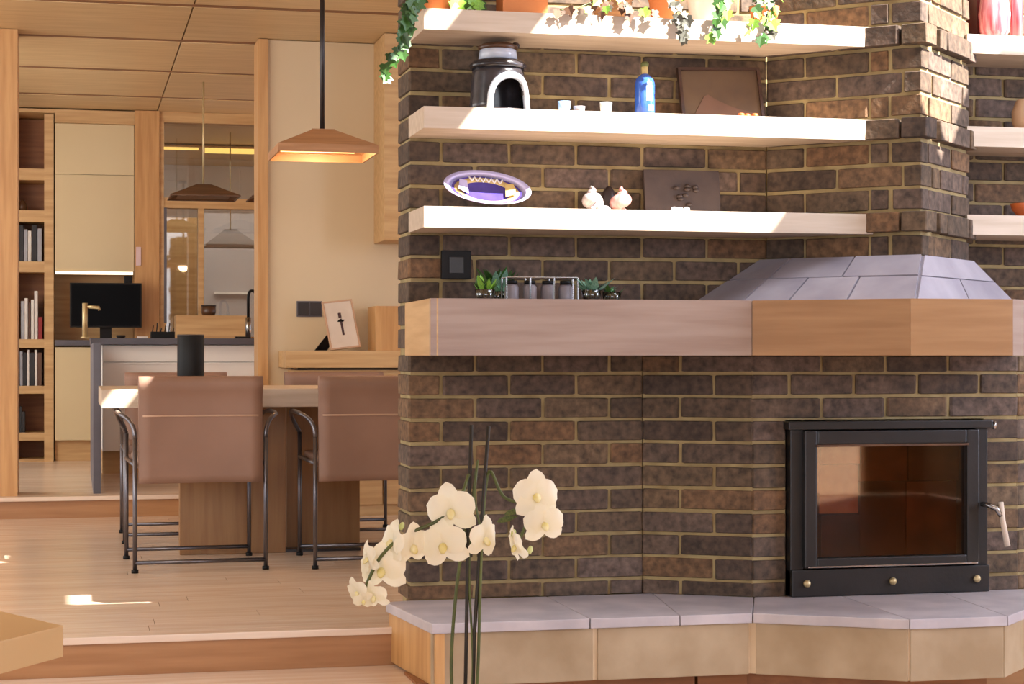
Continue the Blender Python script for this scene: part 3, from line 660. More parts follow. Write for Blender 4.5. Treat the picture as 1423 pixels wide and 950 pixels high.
# counter objects on the peninsula
YT = 12.3
def lath(name, label, cat, px, Y, z, prof, mat, seg=18, smooth=True, grp=None):
    return tag(obj(name, lathe(prof, seg, (onY(px, Y), Y, z)), mat, None, smooth), label, cat, grp)
tp_ = thing('beige_tap', 'tall pale brass pillar tap in front of the monitor', 'tap', (onY(118, 11.9), 11.9, ZCT)); tx = onY(118, 11.9)
obj('pillar', tube([(0, 0, 0), (0, 0, zat(421, tx, 11.9)-ZCT)], .016, 12), 'brass', tp_, True)
obj('spout', tube([(0, 0, zat(426, tx, 11.9)-ZCT), (.085, 0, zat(427, tx, 11.9)-ZCT), (.088, 0, zat(431, tx, 11.9)-ZCT)], .010, 10), 'brass', tp_, True)
obj('flange', lathe([(0, 0), (.026, 0), (.026, .008), (0, .008)], 16), 'brass', tp_, True)
kt = thing('kitchen_tap', 'dark swan neck tap with steel spray head by the wooden post', 'tap', (onY(345, YT), YT, ZCT)); kx = onY(345, YT)
hh = zat(404, kx, YT)-ZCT
obj('pillar', tube([(0, 0, 0), (0, 0, hh*.45)], .018, 12), 'steel', kt, True)
obj('neck', tube([(0, 0, hh*.4), (0, 0, hh*.85)]+arc((0, 0, hh*.85), (0, 0, hh*1.02), (.03, 0, hh), 5)[1:]+arc((.03, 0, hh), (.062, 0, hh*.98), (.062, 0, hh*.7), 6)[1:], .010, 10), 'black_plastic', kt, True)
obj('spray_head', tube([(.062, 0, hh*.72), (.062, 0, hh*.45)], [.013, .016], 10), 'dark_metal', kt, True)
dr = thing('dish_rack', 'black wire dish rack on the worktop beside the window', 'dish rack', (onY(226, YT), YT, ZCT)); dx = .075
bmx = NB(); box(-dx, dx, -.06, .06, .0, .045, bmx)
obj('tray', bmx, 'black_plastic', dr)
for i in range(6):
    xx = -dx+.01+i*(2*dx-.02)/5
    obj('prong', tube([(xx, 0, .04), (xx+.006, 0, .085+.02*math.sin(i*2.1))], .004, 6), 'black_plastic', dr)
tag(obj('black_dish', lathe([(0, 0), (.02, 0), (.03, .012), (.028, .022), (.018, .012), (0, .01)], 16, (onY(168, YT), YT, ZCT)), 'black_plastic', None, True), 'small black dish on the worktop under the monitor', 'dish')
tag(obj('paper_sheet', box(onY(189, YT), onY(203, YT), YT-.3, YT-.2, ZCT, ZCT+.012, bev=.002), 'book_white'), 'small white notepad lying on the dark worktop', 'notepad')
tag(obj('small_tray', box(onY(324, YT), onY(343, YT), YT-.2, YT-.1, ZCT, ZCT+.014, bev=.003), 'black_plastic'), 'flat black tray beside the kitchen tap', 'tray')
ptx = onY(290, 13.3); pz = KZ(438, 290, 13.2)
pot = thing('cooking_pot', 'small dark pot on the wooden window ledge', 'pot', (ptx, 13.31, pz))
obj('bowl', lathe([(0, 0), (.042, 0), (.05, .02), (.05, .07), (.045, .07), (.044, .012), (0, .01)], 18), 'raku_brown', pot, True)
obj('rim', lathe([(.046, .066), (.053, .066), (.053, .074), (.046, .074)], 18, ring=True), 'dark_metal', pot, True)
tag(obj('light_switch', box(KX(189, 13.41), KX(196, 13.41), 13.412, 13.42, KZ(369, 192, 13.42), KZ(343, 192, 13.42), bev=.002), 'switch_pink'), 'pale pink narrow switch plate on wooden panel by the cabinet', 'switch')

# ------------------------------------------------------------------ pendants
def pendant(name, label, X, Y, zb, wood, inner, grp='wooden pendant lamps', w_=.215, rod=.011, glow=0, hs=(.035, .115)):
    t = thing(name, label, 'lamp', (X, Y, zb), 0, grp)
    h1, h2 = hs; t_ = .05
    def fr(w0, w1, za, zb_, th=.007):
        bm = NB()
        for s in range(4):
            c, s_ = [(1, 0), (0, 1), (-1, 0), (0, -1)][s]
            def R(x, y, z): return (c*x-s_*y, s_*x+c*y, z)
            hexa([R(-w0, -w0, za), R(w0, -w0, za), R(w0-th, -w0+th, za), R(-w0+th, -w0+th, za), R(-w1, -w1, zb_), R(w1, -w1, zb_), R(w1-th, -w1+th, zb_), R(-w1+th, -w1+th, zb_)], bm)
        return bm
    obj('rim', fr(w_, w_, 0, h1), inner, t); sh = obj('shade', fr(w_, t_, h1, h2), wood, t)
    obj('cap', box(-t_, t_, -t_, t_, h2-.006, h2+.004), wood, sh)
    obj('diffuser', box(-w_+.05, w_-.05, -w_+.05, w_-.05, h1+.002, h1+.008), 'bulb' if glow else inner, t)
    obj('rod', tube([(0, 0, h2), (0, 0, Z_CEIL-zb)], rod, 8), 'dark_metal' if rod > .008 else 'brass', t, True)
    if rod > .008: obj('ceiling_rose', lathe([(0, 0), (.05, 0), (.05, .02), (0, .02)], 18, (0, 0, Z_CEIL-zb-.02)), 'dark_metal', t, True)
    if glow:
        d = bpy.data.lights.new('lamp_bulb', 'POINT'); d.energy = glow; d.color = (1, .74, .45); d.shadow_soft_size = .05
        lo_ = bpy.data.objects.new('lamp_bulb', d); link(lo_, t); lo_.location = (0, 0, .012)
pendant('pendant_lamp', 'large pale wooden pyramid pendant lamp over the dining table', 1.065, 8.19, E+.868, 'pendant_wood', 'pendant_wood', glow=5)
pendant('pendant_lamp', 'wooden pendant lamp painted dark as if backlit, hanging above the kitchen peninsula', .80, 11.93, E+.985, 'pendant_backlit', 'pendant_backlit', rod=.006, hs=(.008, .085))
pendant('pendant_lamp', 'wooden pendant lamp painted dark as if backlit, mostly hidden behind the wooden post', 1.30, 11.93, E+.985, 'pendant_backlit', 'pendant_backlit', rod=.006, hs=(.008, .085))
pendant('pendant_lamp', 'pale grey lamp shape standing in for a reflection on the right kitchen pane', onY(320, 14.6), 14.6, zat(343, onY(320, 14.6), 14.6), 'ash_grey', 'ash_grey', w_=.2, rod=.005, hs=(.01, .13))  # lamp shape modelled behind the pane as its ghost reflection

# ------------------------------------------------------------------ dining table
tb = thing('dining_table', 'pale wooden dining table with thick top on slab pedestals', 'table', (1.1, 8.3, Z_DIN)); STB = tuple(tb.location)
TX0, TY0, TY1 = onY(141, 7.80), 7.80, 8.72
ZT = zat(541, TX0, TY0)
obj('top', box(TX0, 2.15, TY0, TY1, ZT-.076, ZT, bev=.003), 'oak_shelf', tb, shift=STB)
obj('pedestal', box(onY(250, 8.153), onY(397, 8.153), 8.153, 8.24, Z_DIN+.0005, ZT-.077, bev=.003), 'oak_pedestal', tb, shift=STB)
obj('pedestal', box(onY(397, 8.26)+.004, onY(500, 8.26), 8.26, 8.36, Z_DIN+.0005, ZT-.077, bev=.003), 'oak_pedestal', tb, shift=STB)
obj('foot_strip', box(onY(250, 8.153)+.01, onY(500, 8.26)-.01, 8.17, 8.35, Z_DIN+.0003, Z_DIN+.012), 'dark_metal', tb, shift=STB)
vx = onY(265, 8.25)
va = thing('black_vase', 'plain black cylindrical vase on the dining table', 'vase', (vx, 8.25, ZT))
vh = zat(465, vx, 8.25)-ZT
obj('body', lathe([(0, 0), (.055, 0), (.058, .006), (.058, vh-.004), (.055, vh), (.05, vh), (.05, .01), (0, .01)], 28), 'black_plastic', va, True)
obj('rim', lathe([(.0505, vh-.006), (.0585, vh-.006), (.0585, vh+.001), (.0505, vh+.001)], 28, ring=True), 'dark_metal', va, True)

# ------------------------------------------------------------------ chairs
def chair(label):
    t = thing('dining_chair', label, 'chair', (0, 0, 0), 0, 'leather dining chairs')
    W = .258
    # sling back, slightly bowed, with a rolled top (back at y=0, faces +y)
    bm = NB(); nx, nz = 10, 14; fr_, bk_ = [], []
    for j in range(nz+1):
        z = .352+(.776-.352)*j/nz; v = j/nz
        rowf, rowb = [], []
        for i in range(nx+1):
            x = -W+.014+(2*W-.028)*i/nx; s = 2*i/nx-1
            y = .018*(1-s*s)-.02*max(0, v-.85)/.15*0+.02*math.sin(v*math.pi)*.4
            rl = .014 if v < .84 else .014+.024*math.sin(min(1, (v-.84)/.16*1.0)*math.pi*.9)
            rowb.append(bm.verts.new((x, y-rl, z+.006*(1-s*s)*(-1 if j == nz else 0)))); rowf.append(bm.verts.new((x, y+rl*.9, z)))
        fr_.append(rowf); bk_.append(rowb)
    for j in range(nz):
        for i in range(nx):
            bm.faces.new((bk_[j][i], bk_[j][i+1], bk_[j+1][i+1], bk_[j+1][i])); bm.faces.new((fr_[j][i], fr_[j+1][i], fr_[j+1][i+1], fr_[j][i+1]))
        for i in (0, nx): bm.faces.new((bk_[j][i], bk_[j+1][i], fr_[j+1][i], fr_[j][i]))
    for i in range(nx):
        for j in (0, nz): bm.faces.new((bk_[j][i], bk_[j][i+1], fr_[j][i+1], fr_[j][i]))
    bp_ = obj('backrest', bm, 'leather', t, True)
    obj('seam', tube([(-W+.03+(2*W-.06)*i/10, .018*(1-(2*i/10-1)**2)-.0075, .618) for i in range(11)], .0042, 6), 'leather_seam', bp_, True)
    obj('seat', box(-W+.016, W-.016, .02, .52, .405, .452, bev=.014), 'leather', t, True)
    r = .0088
    for s in (-1, 1):
        obj('leg', tube([(s*W, 0, .012), (s*W, 0, .53)], r, 8), 'chair_metal', t, True)
        a = [Vector((s*W, 0, .53))]+arc((s*W, 0, .53), (s*W, .005, .60), (s*(W+.05), .06, .622), 8)[1:]+arc((s*(W+.05), .06, .622), (s*(W+.055), .12, .628), (s*(W+.055), .3, .628), 4)[1:]
        a += arc(a[-1], (s*(W+.055), .55, .628), (s*W, .53, .53), 8)[1:]
        obj('armrest', tube(a, r, 8), 'chair_metal', t, True)
        obj('leg', tube([(s*W, .53, .53), (s*W, .53, .012)], r, 8), 'chair_metal', t, True)
        for yy in (0, .53): obj('foot', lathe([(0, 0), (.014, 0), (.014, .014), (0, .014)], 10, (s*W, yy, 0)), 'black_plastic', t, True)
        obj('seat_rail', tube([(s*W, 0, .425), (s*W, .53, .425)], .009, 8), 'chair_metal', t, True)
    for yy in (0, .53): obj('stretcher', tube([(-W, yy, .04), (W, yy, .04)], .0085, 8), 'chair_metal', t, True)
    return t
c1 = chair('mauve leather dining chair nearest the living room steps, left of the pair'); c1.location = (.495, 7.53, Z_DIN); c1.rotation_euler = (0, 0, math.radians(2))
dup(c1, (1.205, 7.50, Z_DIN), 0, 'mauve leather dining chair half hidden behind the brick wall end')
dup(c1, (.487, 9.24, Z_DIN), math.pi, 'mauve leather dining chair across the table behind the black vase')
dup(c1, (1.26, 9.24, Z_DIN), math.pi, 'mauve leather dining chair across the table behind the hidden one')

# ------------------------------------------------------------------ credenza against the cream wall
cx0 = onY(397, 9.9)
cr_ = thing('credenza', 'pale wooden credenza with ledge against the cream wall', 'cabinet', (1.8, 10.05, Z_DIN)); SCR = (1.8, 10.05, Z_DIN)
zl1, zl0 = zat(487, cx0, 9.9), zat(511, cx0, 9.9)
obj('top', box(cx0, 2.6, 9.88, YC-.002, zl0, zl1, bev=.003), 'oak_case', cr_, shift=SCR)
obj('body', box(cx0+.05, 2.6, 9.93, YC-.002, Z_DIN, zl0-.012), 'oak_case', cr_, shift=SCR)
obj('shadow_gap', box(cx0+.07, 2.58, 9.96, YC-.01, zl0-.012, zl0), 'dark_frame', cr_, shift=SCR)
for k in range(3):
    a = cx0+.055+k*.47; obj('door', box(a, a+.464, 9.912, 9.929, Z_DIN+.06, zl0-.03, bev=.002), 'oak_case', cr_, shift=SCR)
xb0 = onY(521, 9.95)
tag(obj('wooden_block', box(xb0, xb0+.3, 9.93, 10.2, zl1, zat(425, xb0, 9.95), bev=.003), 'oak_post'), 'upright orange wooden box on the credenza beside the brick wall', 'box')
# picture frame leaning back on its strut
fx = onY(474, 10.05); fw = .085; fh = (zat(418, fx, 10.05)-zl1)
pf = thing('picture_frame', 'cream photo frame tilted back on the credenza', 'picture frame', (fx+.02, 10.0, zl1+.001), math.radians(8))
tl = Matrix.Rotation(math.radians(-14), 4, 'X')@Matrix.Rotation(math.radians(-7), 4, 'Y')
def tilt(bm):
    bmesh.ops.transform(bm, matrix=tl, verts=bm.verts); bmesh.ops.translate(bm, verts=bm.verts, vec=(0, 0, .012)); return bm
bmx = NB(); t = .009; box(-fw, fw, 0, .012, 0, t, bmx); box(-fw, fw, 0, .012, fh-t, fh, bmx); box(-fw, -fw+t, 0, .012, t, fh-t, bmx); box(fw-t, fw, 0, .012, t, fh-t, bmx)
obj('frame', tilt(bmx), 'tan_ceramic', pf)
pr = obj('print', tilt(box(-fw+t, fw-t, .004, .011, t, fh-t)), 'paper', pf)
obj('ink_figure', tilt(prism([(-.004, .002), (.008, .002), (.008, .0045), (-.004, .0045)], fh*.28, fh*.62)), 'ink', pr)
obj('ink_head', tilt(box(-.008, .008, .002, .0045, fh*.64, fh*.74, bev=.004)), 'ink', pr)
obj('strut', hexa([(-.13, .16, 0), (-.06, .16, 0), (-.06, .17, 0), (-.13, .17, 0), (-.03, .03, fh*.62), (0, .03, fh*.62), (0, .04, fh*.62), (-.03, .04, fh*.62)]), 'black_plastic', pf)
sx0, sx1 = onY(412, YC), onY(447, YC)
ws = thing('switch_plate', 'dark double switch plate on the cream wall', 'switch', ((sx0+sx1)/2, YC, zat(429, sx0, YC))); SW = tuple(ws.location)
obj('plate', box(sx0, sx1, YC-.010, YC, zat(440, sx0, YC), zat(418, sx0, YC), bev=.002), 'graphite', ws, shift=SW)
for k in range(2):
    a = sx0+.006+k*(sx1-sx0-.006)/2; obj('rocker', box(a, a+(sx1-sx0)/2-.009, YC-.014, YC-.009, zat(438, sx0, YC), zat(420, sx0, YC), bev=.002), 'dark_metal', ws, shift=SW)
# black socket on the brick wall
bx_0, bx_1 = onY(612, YW), onY(653, YW)
bs = thing('socket_plate', 'black square socket plate on the brick above the mantel', 'socket', ((bx_0+bx_1)/2, YW, zat(367, bx_0, YW))); SBS = tuple(bs.location)
obj('plate', box(bx_0, bx_1, YW-.022, YW-.001, zat(388, bx_0, YW), zat(348, bx_0, YW), bev=.004), 'black_plastic', bs, shift=SBS)
obj('insert', box(bx_0+.025, bx_1-.025, YW-.026, YW-.021, zat(380, bx_0, YW), zat(357, bx_0, YW), bev=.002), 'cast_iron', bs, shift=SBS)

# ------------------------------------------------------------------ objects on the shelves
ZS1, ZS2, ZS3 = shz[0][1], shz[1][1], shz[2][1]
# raku kiln-shaped burner
YO = 5.77
kx_ = onY(692, YO); kl = thing('ceramic_burner', 'black and white glazed ceramic burner with arched opening and brown lid', 'ornament', (kx_, YO, ZS2))
R0 = .093
bm = NB(); seg = 40
def rr(z): return R0*(1.0-.12*(z/.13))
zz = [0, .025, .05, .075, .095, .115, .13]
vs_ = [[bm.verts.new((rr(z)*math.cos(2*math.pi*k/seg), rr(z)*math.sin(2*math.pi*k/seg), z)) for k in range(seg)] for z in zz]
kc = 32
for j in range(len(zz)-1):
    hw = [5, 5, 4, 3, 0, 0][j]
    for k in range(seg):
        dk = (k-kc+seg//2) % seg-seg//2
        if hw and -hw <= dk < hw: continue
        bm.faces.new((vs_[j][k], vs_[j][(k+1) % seg], vs_[j+1][(k+1) % seg], vs_[j+1][k]))
bm.faces.new(vs_[-1]); bm.faces.new(vs_[0][::-1])
bd = obj('body', bm, 'raku_black', kl, True)
sol = bd.modifiers.new('wall', 'SOLIDIFY'); sol.thickness = .008; sol.offset = -1
ap = []
for i in range(17):
    t = math.pi*i/16; a = 2*math.pi*kc/seg+.80*-math.cos(t); z = .012+.10*min(1, math.sin(t)**.6*.92) if 0 < i < 16 else .003
    ap.append((1.02*rr(z)*math.cos(a), 1.02*rr(z)*math.sin(a), z))
obj('arch_rim', tube(ap, .0105, 8), 'raku_white', kl, True)
obj('shoulder', lathe([(.07, .13), (.088, .130), (.092, .140), (.078, .152), (.055, .158), (.04, .158)], 32), 'raku_black', kl, True)
obj('neck', lathe([(.045, .156), (.062, .158), (.058, .185), (.05, .19), (.02, .188)], 32), 'raku_white', kl, True)
ld = obj('lid', lathe([(.0, .19), (.062, .186), (.064, .196), (.045, .205), (.0, .207)], 32), 'raku_brown', kl, True)
obj('lid_lug', lathe([(0, 0), (.012, 0), (.013, .01), (.008, .016), (0, .016)], 14, (.055, -.01, .192)), 'shell_dark', ld, True)
kl.scale = (1, 1, 1.08)
# cups
def cup(px, label, mat, h=.036, r=.021, Y=5.70):
    t = thing('small_cup', label, 'cup', (onY(px, Y), Y, ZS2), 0, 'small cups on the middle shelf')
    obj('bowl', lathe([(0, .002), (r*.7, .002), (r*.9, h*.4), (r, h), (r*.9, h), (r*.8, h*.4), (0, .006)], 20), mat, t, True)
    obj('foot_ring', lathe([(r*.45, 0), (r*.68, 0), (r*.68, .004), (r*.45, .004)], 16, ring=True), 'white_ceramic', t, True)
cup(784, 'small blue and white cup nearest the ceramic burner', 'blue_pale')
cup(805, 'lowest grey-white cup in the middle of the three', 'jar_label', .022, .019)
cup(842, 'small white cup closest to the blue bottle', 'white_ceramic', .037, .020)
# bottle
bX = onY(896, 5.75); bo = thing('blue_bottle', 'cobalt blue bottle with cream stopper on the middle shelf', 'bottle', (bX, 5.75, ZS2))
obj('glass_body', lathe([(0, 0), (.030, 0), (.0325, .004), (.0325, .105), (.029, .122), (.016, .135), (.011, .139), (0, .139)], 28), 'blue_glass', bo, True)
bmx = NB()
for sx_, sy_, wd, ht in ((0, .05, .026, .05), (.004, .018, .02, .02), (-.002, .09, .018, .02)):
    n = 8; a0 = -math.pi/2+sx_/.03; w2 = wd/.0325/2
    va_ = [[bmx.verts.new((.0332*math.cos(a0+.25-w2+2*w2*i/n), .0332*math.sin(a0+.25-w2+2*w2*i/n), z)) for i in range(n+1)] for z in (sy_, sy_+ht)]
    for i in range(n): bmx.faces.new((va_[0][i], va_[0][i+1], va_[1][i+1], va_[1][i]))
obj('label', bmx, 'blue_pale', bo, True)
obj('neck', tube([(0, 0, .135), (0, 0, .165)], .010, 14), 'cork', bo, True)
obj('stopper', lathe([(0, .163), (.012, .163), (.013, .172), (.009, .178), (0, .179)], 16), 'stem_green', bo, True)
# dark landscape picture
pX0, pX1 = onY(947, 5.84), onY(1061, 5.84); pH = zat(90, pX1, 5.84)-ZS2
pc = thing('dark_picture', 'dark brown framed mountain picture leaning on the brick, middle shelf', 'picture', ((pX0+pX1)/2, 5.83, ZS2+.002)); hw = (pX1-pX0)/2
lean = Matrix.Rotation(math.radians(-12), 4, 'X')@Matrix.Rotation(math.radians(-2.0), 4, 'Y')
def lb(bm): bmesh.ops.transform(bm, matrix=lean, verts=bm.verts); bmesh.ops.translate(bm, verts=bm.verts, vec=(0, 0, .004)); return bm
bmx = NB(); t = .010; pH2 = pH*.93; box(-hw, hw, -.008, .01, 0, t, bmx); box(-hw, hw, -.008, .01, pH2-t, pH2, bmx); box(-hw, -hw+t, -.008, .01, t, pH2-t, bmx); box(hw-t, hw, -.008, .01, t, pH2-t, bmx)
obj('frame', lb(bmx), 'dark_frame', pc)
pn_ = obj('print', lb(box(-hw+t, hw-t, 0, .008, t, pH2-t)), 'dark_print', pc)
bmx = NB(); pts = [(-.10, .02), (-.085, .045), (-.06, .085), (-.045, .092), (-.02, .075), (.02, .055), (.06, .04), (.115, .028), (.115, .012), (-.10, .012)]
lo_ = [bmx.verts.new((p[0], -.002, p[1])) for p in pts]; bk = [bmx.verts.new((p[0], .001, p[1])) for p in pts]
bmx.faces.new(lo_); bmx.faces.new(bk[::-1])
for i in range(len(pts)): bmx.faces.new((lo_[i], lo_[(i+1) % len(pts)], bk[(i+1) % len(pts)], bk[i]))
obj('mountain', lb(bmx), 'brown_ridge', pn_)
for i, px in enumerate((1030, 1040, 1049)):
    xx = onY(px, 5.70); tag(obj('clay_bead', lathe([(0, 0), (.008, .002), (.012, .009), (.009, .016), (0, .018)], 12, (xx, 5.70+.012*(i % 2), ZS2)), 'orange_clay', None, True), ['leftmost orange clay bead before the dark picture', 'middle orange clay bead before the dark picture', 'rightmost orange clay bead before the dark picture'][i], 'bead', 'clay beads on the middle shelf')
# purple dish, tilted towards the room, boat shaped
dX = onY(678, 5.76); ds = thing('glazed_dish', 'oval purple dish with white wave and ochre bands, tilted on the lowest shelf', 'dish', (dX, 5.76, ZS3+.001))
tlt = Matrix.Translation((0, .012, .066))@Matrix.Rotation(math.radians(4.5), 4, 'Y')@Matrix.Rotation(math.radians(52), 4, 'X')
def dish(rs, lift, mat, name, parent, sxk=1.0, seg=44):
    bm = lathe(rs, seg, (0, 0, 0), None, sxk*1.62, .80, rs[0][0] > 0)
    bmesh.ops.transform(bm, matrix=tlt, verts=bm.verts); zmin = None
    return obj(name, bm, mat, parent, True)
K = .088
body = dish([(0, -.022), (K*.45, -.020), (K*.8, -.008), (K, .008), (K*.985, .012), (K*.8, -.003), (K*.45, -.014), (0, -.016)], 0, 'purple_glaze', 'body', ds)
dish([(K*.8, -.0025), (K*.985, .0125), (K*1.0, .0085), (K*.99, .0075)], 0, 'lavender_glaze', 'rim_band', body)
dish([(K*.56, -.0112), (K*.74, -.0047), (K*.74, -.0037), (K*.56, -.0102)], 0, 'ochre_glaze', 'ochre_band', body)
wv = []
for i in range(25):
    x = -.055+.11*i/24; wv.append(tlt@Vector((x, .043+.009*(1 if i % 4 == 0 else -1 if i % 4 == 2 else 0), .0005-.004)))
obj('wave_line', tube(wv, .0028, 6), 'white_ceramic', body, True)
for s in (-1, 1):
    bmx = hexa([tlt@Vector((s*.060, -.022, -.0045)), tlt@Vector((s*.094, -.012, .003)), tlt@Vector((s*.088, .030, .003)), tlt@Vector((s*.062, .034, -.004)), tlt@Vector((s*.060, -.022, -.003)), tlt@Vector((s*.094, -.012, .0048)), tlt@Vector((s*.088, .030, .0048)), tlt@Vector((s*.062, .034, -.0025))])
    obj('ochre_patch', bmx, 'ochre_glaze' if s > 0 else 'lavender_glaze', body)
# shells
def shell(px, label, mat, rz, sc, Y=5.75):
    t = thing('conch_shell', label, 'shell', (onY(px, Y), Y, ZS3), rz, 'shells on the lowest shelf')
    bm = NB(); rings = []; n = 26
    for i in range(n+1):
        u = i/n; th = u*math.pi*4.6; rad = .034*math.exp(-1.5*u)*sc; cr2 = .030*math.exp(-1.45*u)*sc
        cpt = Vector((rad*math.cos(th)*.5, rad*math.sin(th)*.5, 0))+Vector((0, 0, .034*sc+.052*sc*u))
        dirv = Vector((math.cos(th), math.sin(th), 0)); ring = []
        for k in range(10):
            a = 2*math.pi*k/10; bulge = 1+.18*(1 if (i % 4 == 0 and k in (2, 3)) else 0)
            ring.append(bm.verts.new(cpt+(dirv*math.cos(a)+Vector((0, 0, 1))*math.sin(a))*cr2*bulge))
        rings.append(ring)
    for a, b_ in zip(rings, rings[1:]):
        for k in range(10): bm.faces.new((a[k], a[(k+1) % 10], b_[(k+1) % 10], b_[k]))
    bm.faces.new(rings[0][::-1]); bm.faces.new(rings[-1])
    zmin = min(v.co.z for v in bm.verts); bmesh.ops.translate(bm, verts=bm.verts, vec=(0, 0, -zmin+.0005))
    obj('whorl', bm, mat, t, True)
    bm = lathe([(0, 0), (.016*sc, .002), (.022*sc, .010), (.014*sc, .018), (0, .02)], 14, (.03*sc, -.02*sc, .001), None, 1.3, .8)
    obj('lip', bm, mat, t, True); return t
shell(823, 'pale grey conch shell left on the lowest shelf', 'shell_grey', .3, .95)
shell(865, 'pink conch shell beside the dark square plaque', 'shell_pink', 2.2, .95)
tag(obj('pine_cone', lathe([(0, 0), (.012, .004), (.02, .02), (.023, .05), (.019, .075), (.008, .09), (0, .092)], 14, (onY(846, 5.85), 5.85, ZS3+.0005)), 'shell_dark', None, True), 'dark cone shape standing behind the two shells', 'ornament')
# plaque
qX0, qX1 = onY(897, 5.85), onY(1002, 5.85); qh = zat(236, qX0, 5.85)-ZS3
pq = thing('dark_plaque', 'square dark relief plaque leaning on the brick, lowest shelf', 'plaque', ((qX0+qX1)/2, 5.86, ZS3+.002)); hw = (qX1-qX0)/2
ln2 = Matrix.Rotation(math.radians(-8), 4, 'X')
def l2(bm): bmesh.ops.transform(bm, matrix=ln2, verts=bm.verts); bmesh.ops.translate(bm, verts=bm.verts, vec=(0, 0, .003)); return bm
obj('panel', l2(box(-hw, hw, -.01, .008, 0, qh, bev=.004)), 'plaque', pq)
for k in range(9):
    a = random.uniform(0, 6.28); rr_ = random.uniform(.01, .055)
    obj('relief_boss', l2(lathe([(0, -.006), (.012, -.002), (.009, .006), (0, .009)], 10, (rr_*math.cos(a), -.012, qh*.5+rr_*.9*math.sin(a)))), 'plaque', pq, True)
for i, px in enumerate((937, 946, 954)):
    tag(obj('white_pebble', lathe([(0, 0), (.008, .002), (.011, .009), (.008, .017), (0, .019)], 12, (onY(px, 5.72), 5.72+.01*(i % 2), ZS3), None, 1.1, .9), 'white_ceramic', None, True), ['leftmost white pebble before the plaque', 'middle white pebble before the plaque', 'rightmost white pebble before the plaque'][i], 'pebble', 'white pebbles on the lowest shelf')

# ------------------------------------------------------------------ foliage helpers
def leaf_mesh(name, pts, mat, fold=.15, L_=1.0):
    bm = NB(); c = [bm.verts.new((0, y, .0)) for y in (0, .5, 1.0)]
    up = [bm.verts.new((x, y, abs(x)*fold)) for x, y in pts]; dn = [bm.verts.new((-x, y, abs(x)*fold)) for x, y in pts]
    ring = [c[0]]+up+[c[2]]+dn[::-1]
    for i in range(len(ring)):
        a, b_ = ring[i], ring[(i+1) % len(ring)]
        if c[1] not in (a, b_): bm.faces.new((c[1], a, b_))
    bmesh.ops.recalc_face_normals(bm, faces=bm.faces)
    me = bpy.data.meshes.new(name); bm.to_mesh(me); bm.free(); me.materials.append(M[mat]); return me
IVY = [(.22, -.08), (.5, .05), (.36, .30), (.56, .52), (.26, .62)]
ivy_me = {m_: leaf_mesh('leaf', IVY, m_) for m_ in ('ivy_leaf', 'ivy_bright', 'ivy_grey', 'ivy_brown')}
slim_me = {m_: leaf_mesh('leaf', [(.10, .15), (.15, .45), (.08, .8)], m_) for m_ in ('sage_leaf', 'ivy_bright', 'ivy_leaf', 'stem_green')}
def put_leaf(root, me, loc, size, face=None, roll=None):
    o = link(bpy.data.objects.new('leaf', me), root)
    d = face or Vector((random.uniform(-.7, .7), -1, random.uniform(-.3, .5)))
    q = d.normalized().to_track_quat('Z', 'Y')
    r_ = Matrix.Rotation(math.pi+random.uniform(-.8, .8) if roll is None else roll, 4, 'Z')
    o.location = loc; o.rotation_euler = (q.to_matrix().to_4x4()@r_).to_euler(); o.scale = (size, size, size)
def ivy(name, label, pot_loc, pot_mat, pot_r, pot_h, strands, mats, size, grp=None, crown=14):
    t = thing(name, label, 'plant', pot_loc, 0, grp); P = Vector(pot_loc)
    pt = obj('pot', lathe([(0, 0), (pot_r*.75, 0), (pot_r*.95, pot_h*.85), (pot_r, pot_h*.86), (pot_r, pot_h), (pot_r*.9, pot_h), (pot_r*.8, pot_h*.8), (0, pot_h*.8)], 24), pot_mat, t, True)
    for st_ in strands:
        pts = [Vector(p)-P for p in st_]; pp = []
        for i in range(len(pts)-1):
            for k in range(6): pp.append(pts[i].lerp(pts[i+1], k/6))
        pp.append(pts[-1]); obj('stem', tube(pp, .0022, 5), 'stem_green', t, True)
        for i, p in enumerate(pp):
            if i % 2 == 0 and i > 3: put_leaf(t, ivy_me[random.choice(mats)], p+Vector((random.uniform(-.012, .012), random.uniform(-.02, 0), random.uniform(-.008, .008))), size*random.uniform(.75, 1.2))
    for k in range(crown):
        a = random.uniform(0, 6.28); rr_ = pot_r*random.uniform(.2, 1.15)
        put_leaf(t, ivy_me[random.choice(mats)], Vector((rr_*math.cos(a), rr_*math.sin(a)*.8-.01, pot_h+random.uniform(-.01, .06))), size*random.uniform(.8, 1.2), Vector((math.cos(a), -.8, .6)))
    return t
def SP3(px, py, Y): X = onY(px, Y); return (X, Y, zat(py, X, Y))
pz_ = ZS1+.0008
ivy('trailing_ivy', 'dark green ivy trailing over the left end of the top shelf', (onY(605, 5.74), 5.74, pz_), 'terracotta', .06, .09,
    [[SP3(600, -28, 5.70), SP3(582, -4, 5.62), SP3(568, 20, 5.60), SP3(562, 48, 5.60), SP3(552, 66, 5.60), SP3(540, 82, 5.61), SP3(537, 106, 5.61)], [SP3(600, -28, 5.70), SP3(580, 0, 5.64), SP3(570, 10, 5.6), SP3(567, 34, 5.6)], [SP3(600, -28, 5.68), SP3(578, 0, 5.62), SP3(561, 40, 5.6), SP3(556, 70, 5.6)]], ['ivy_leaf', 'ivy_leaf', 'ivy_leaf'], .042, 'ivy plants on the top shelf', 10)
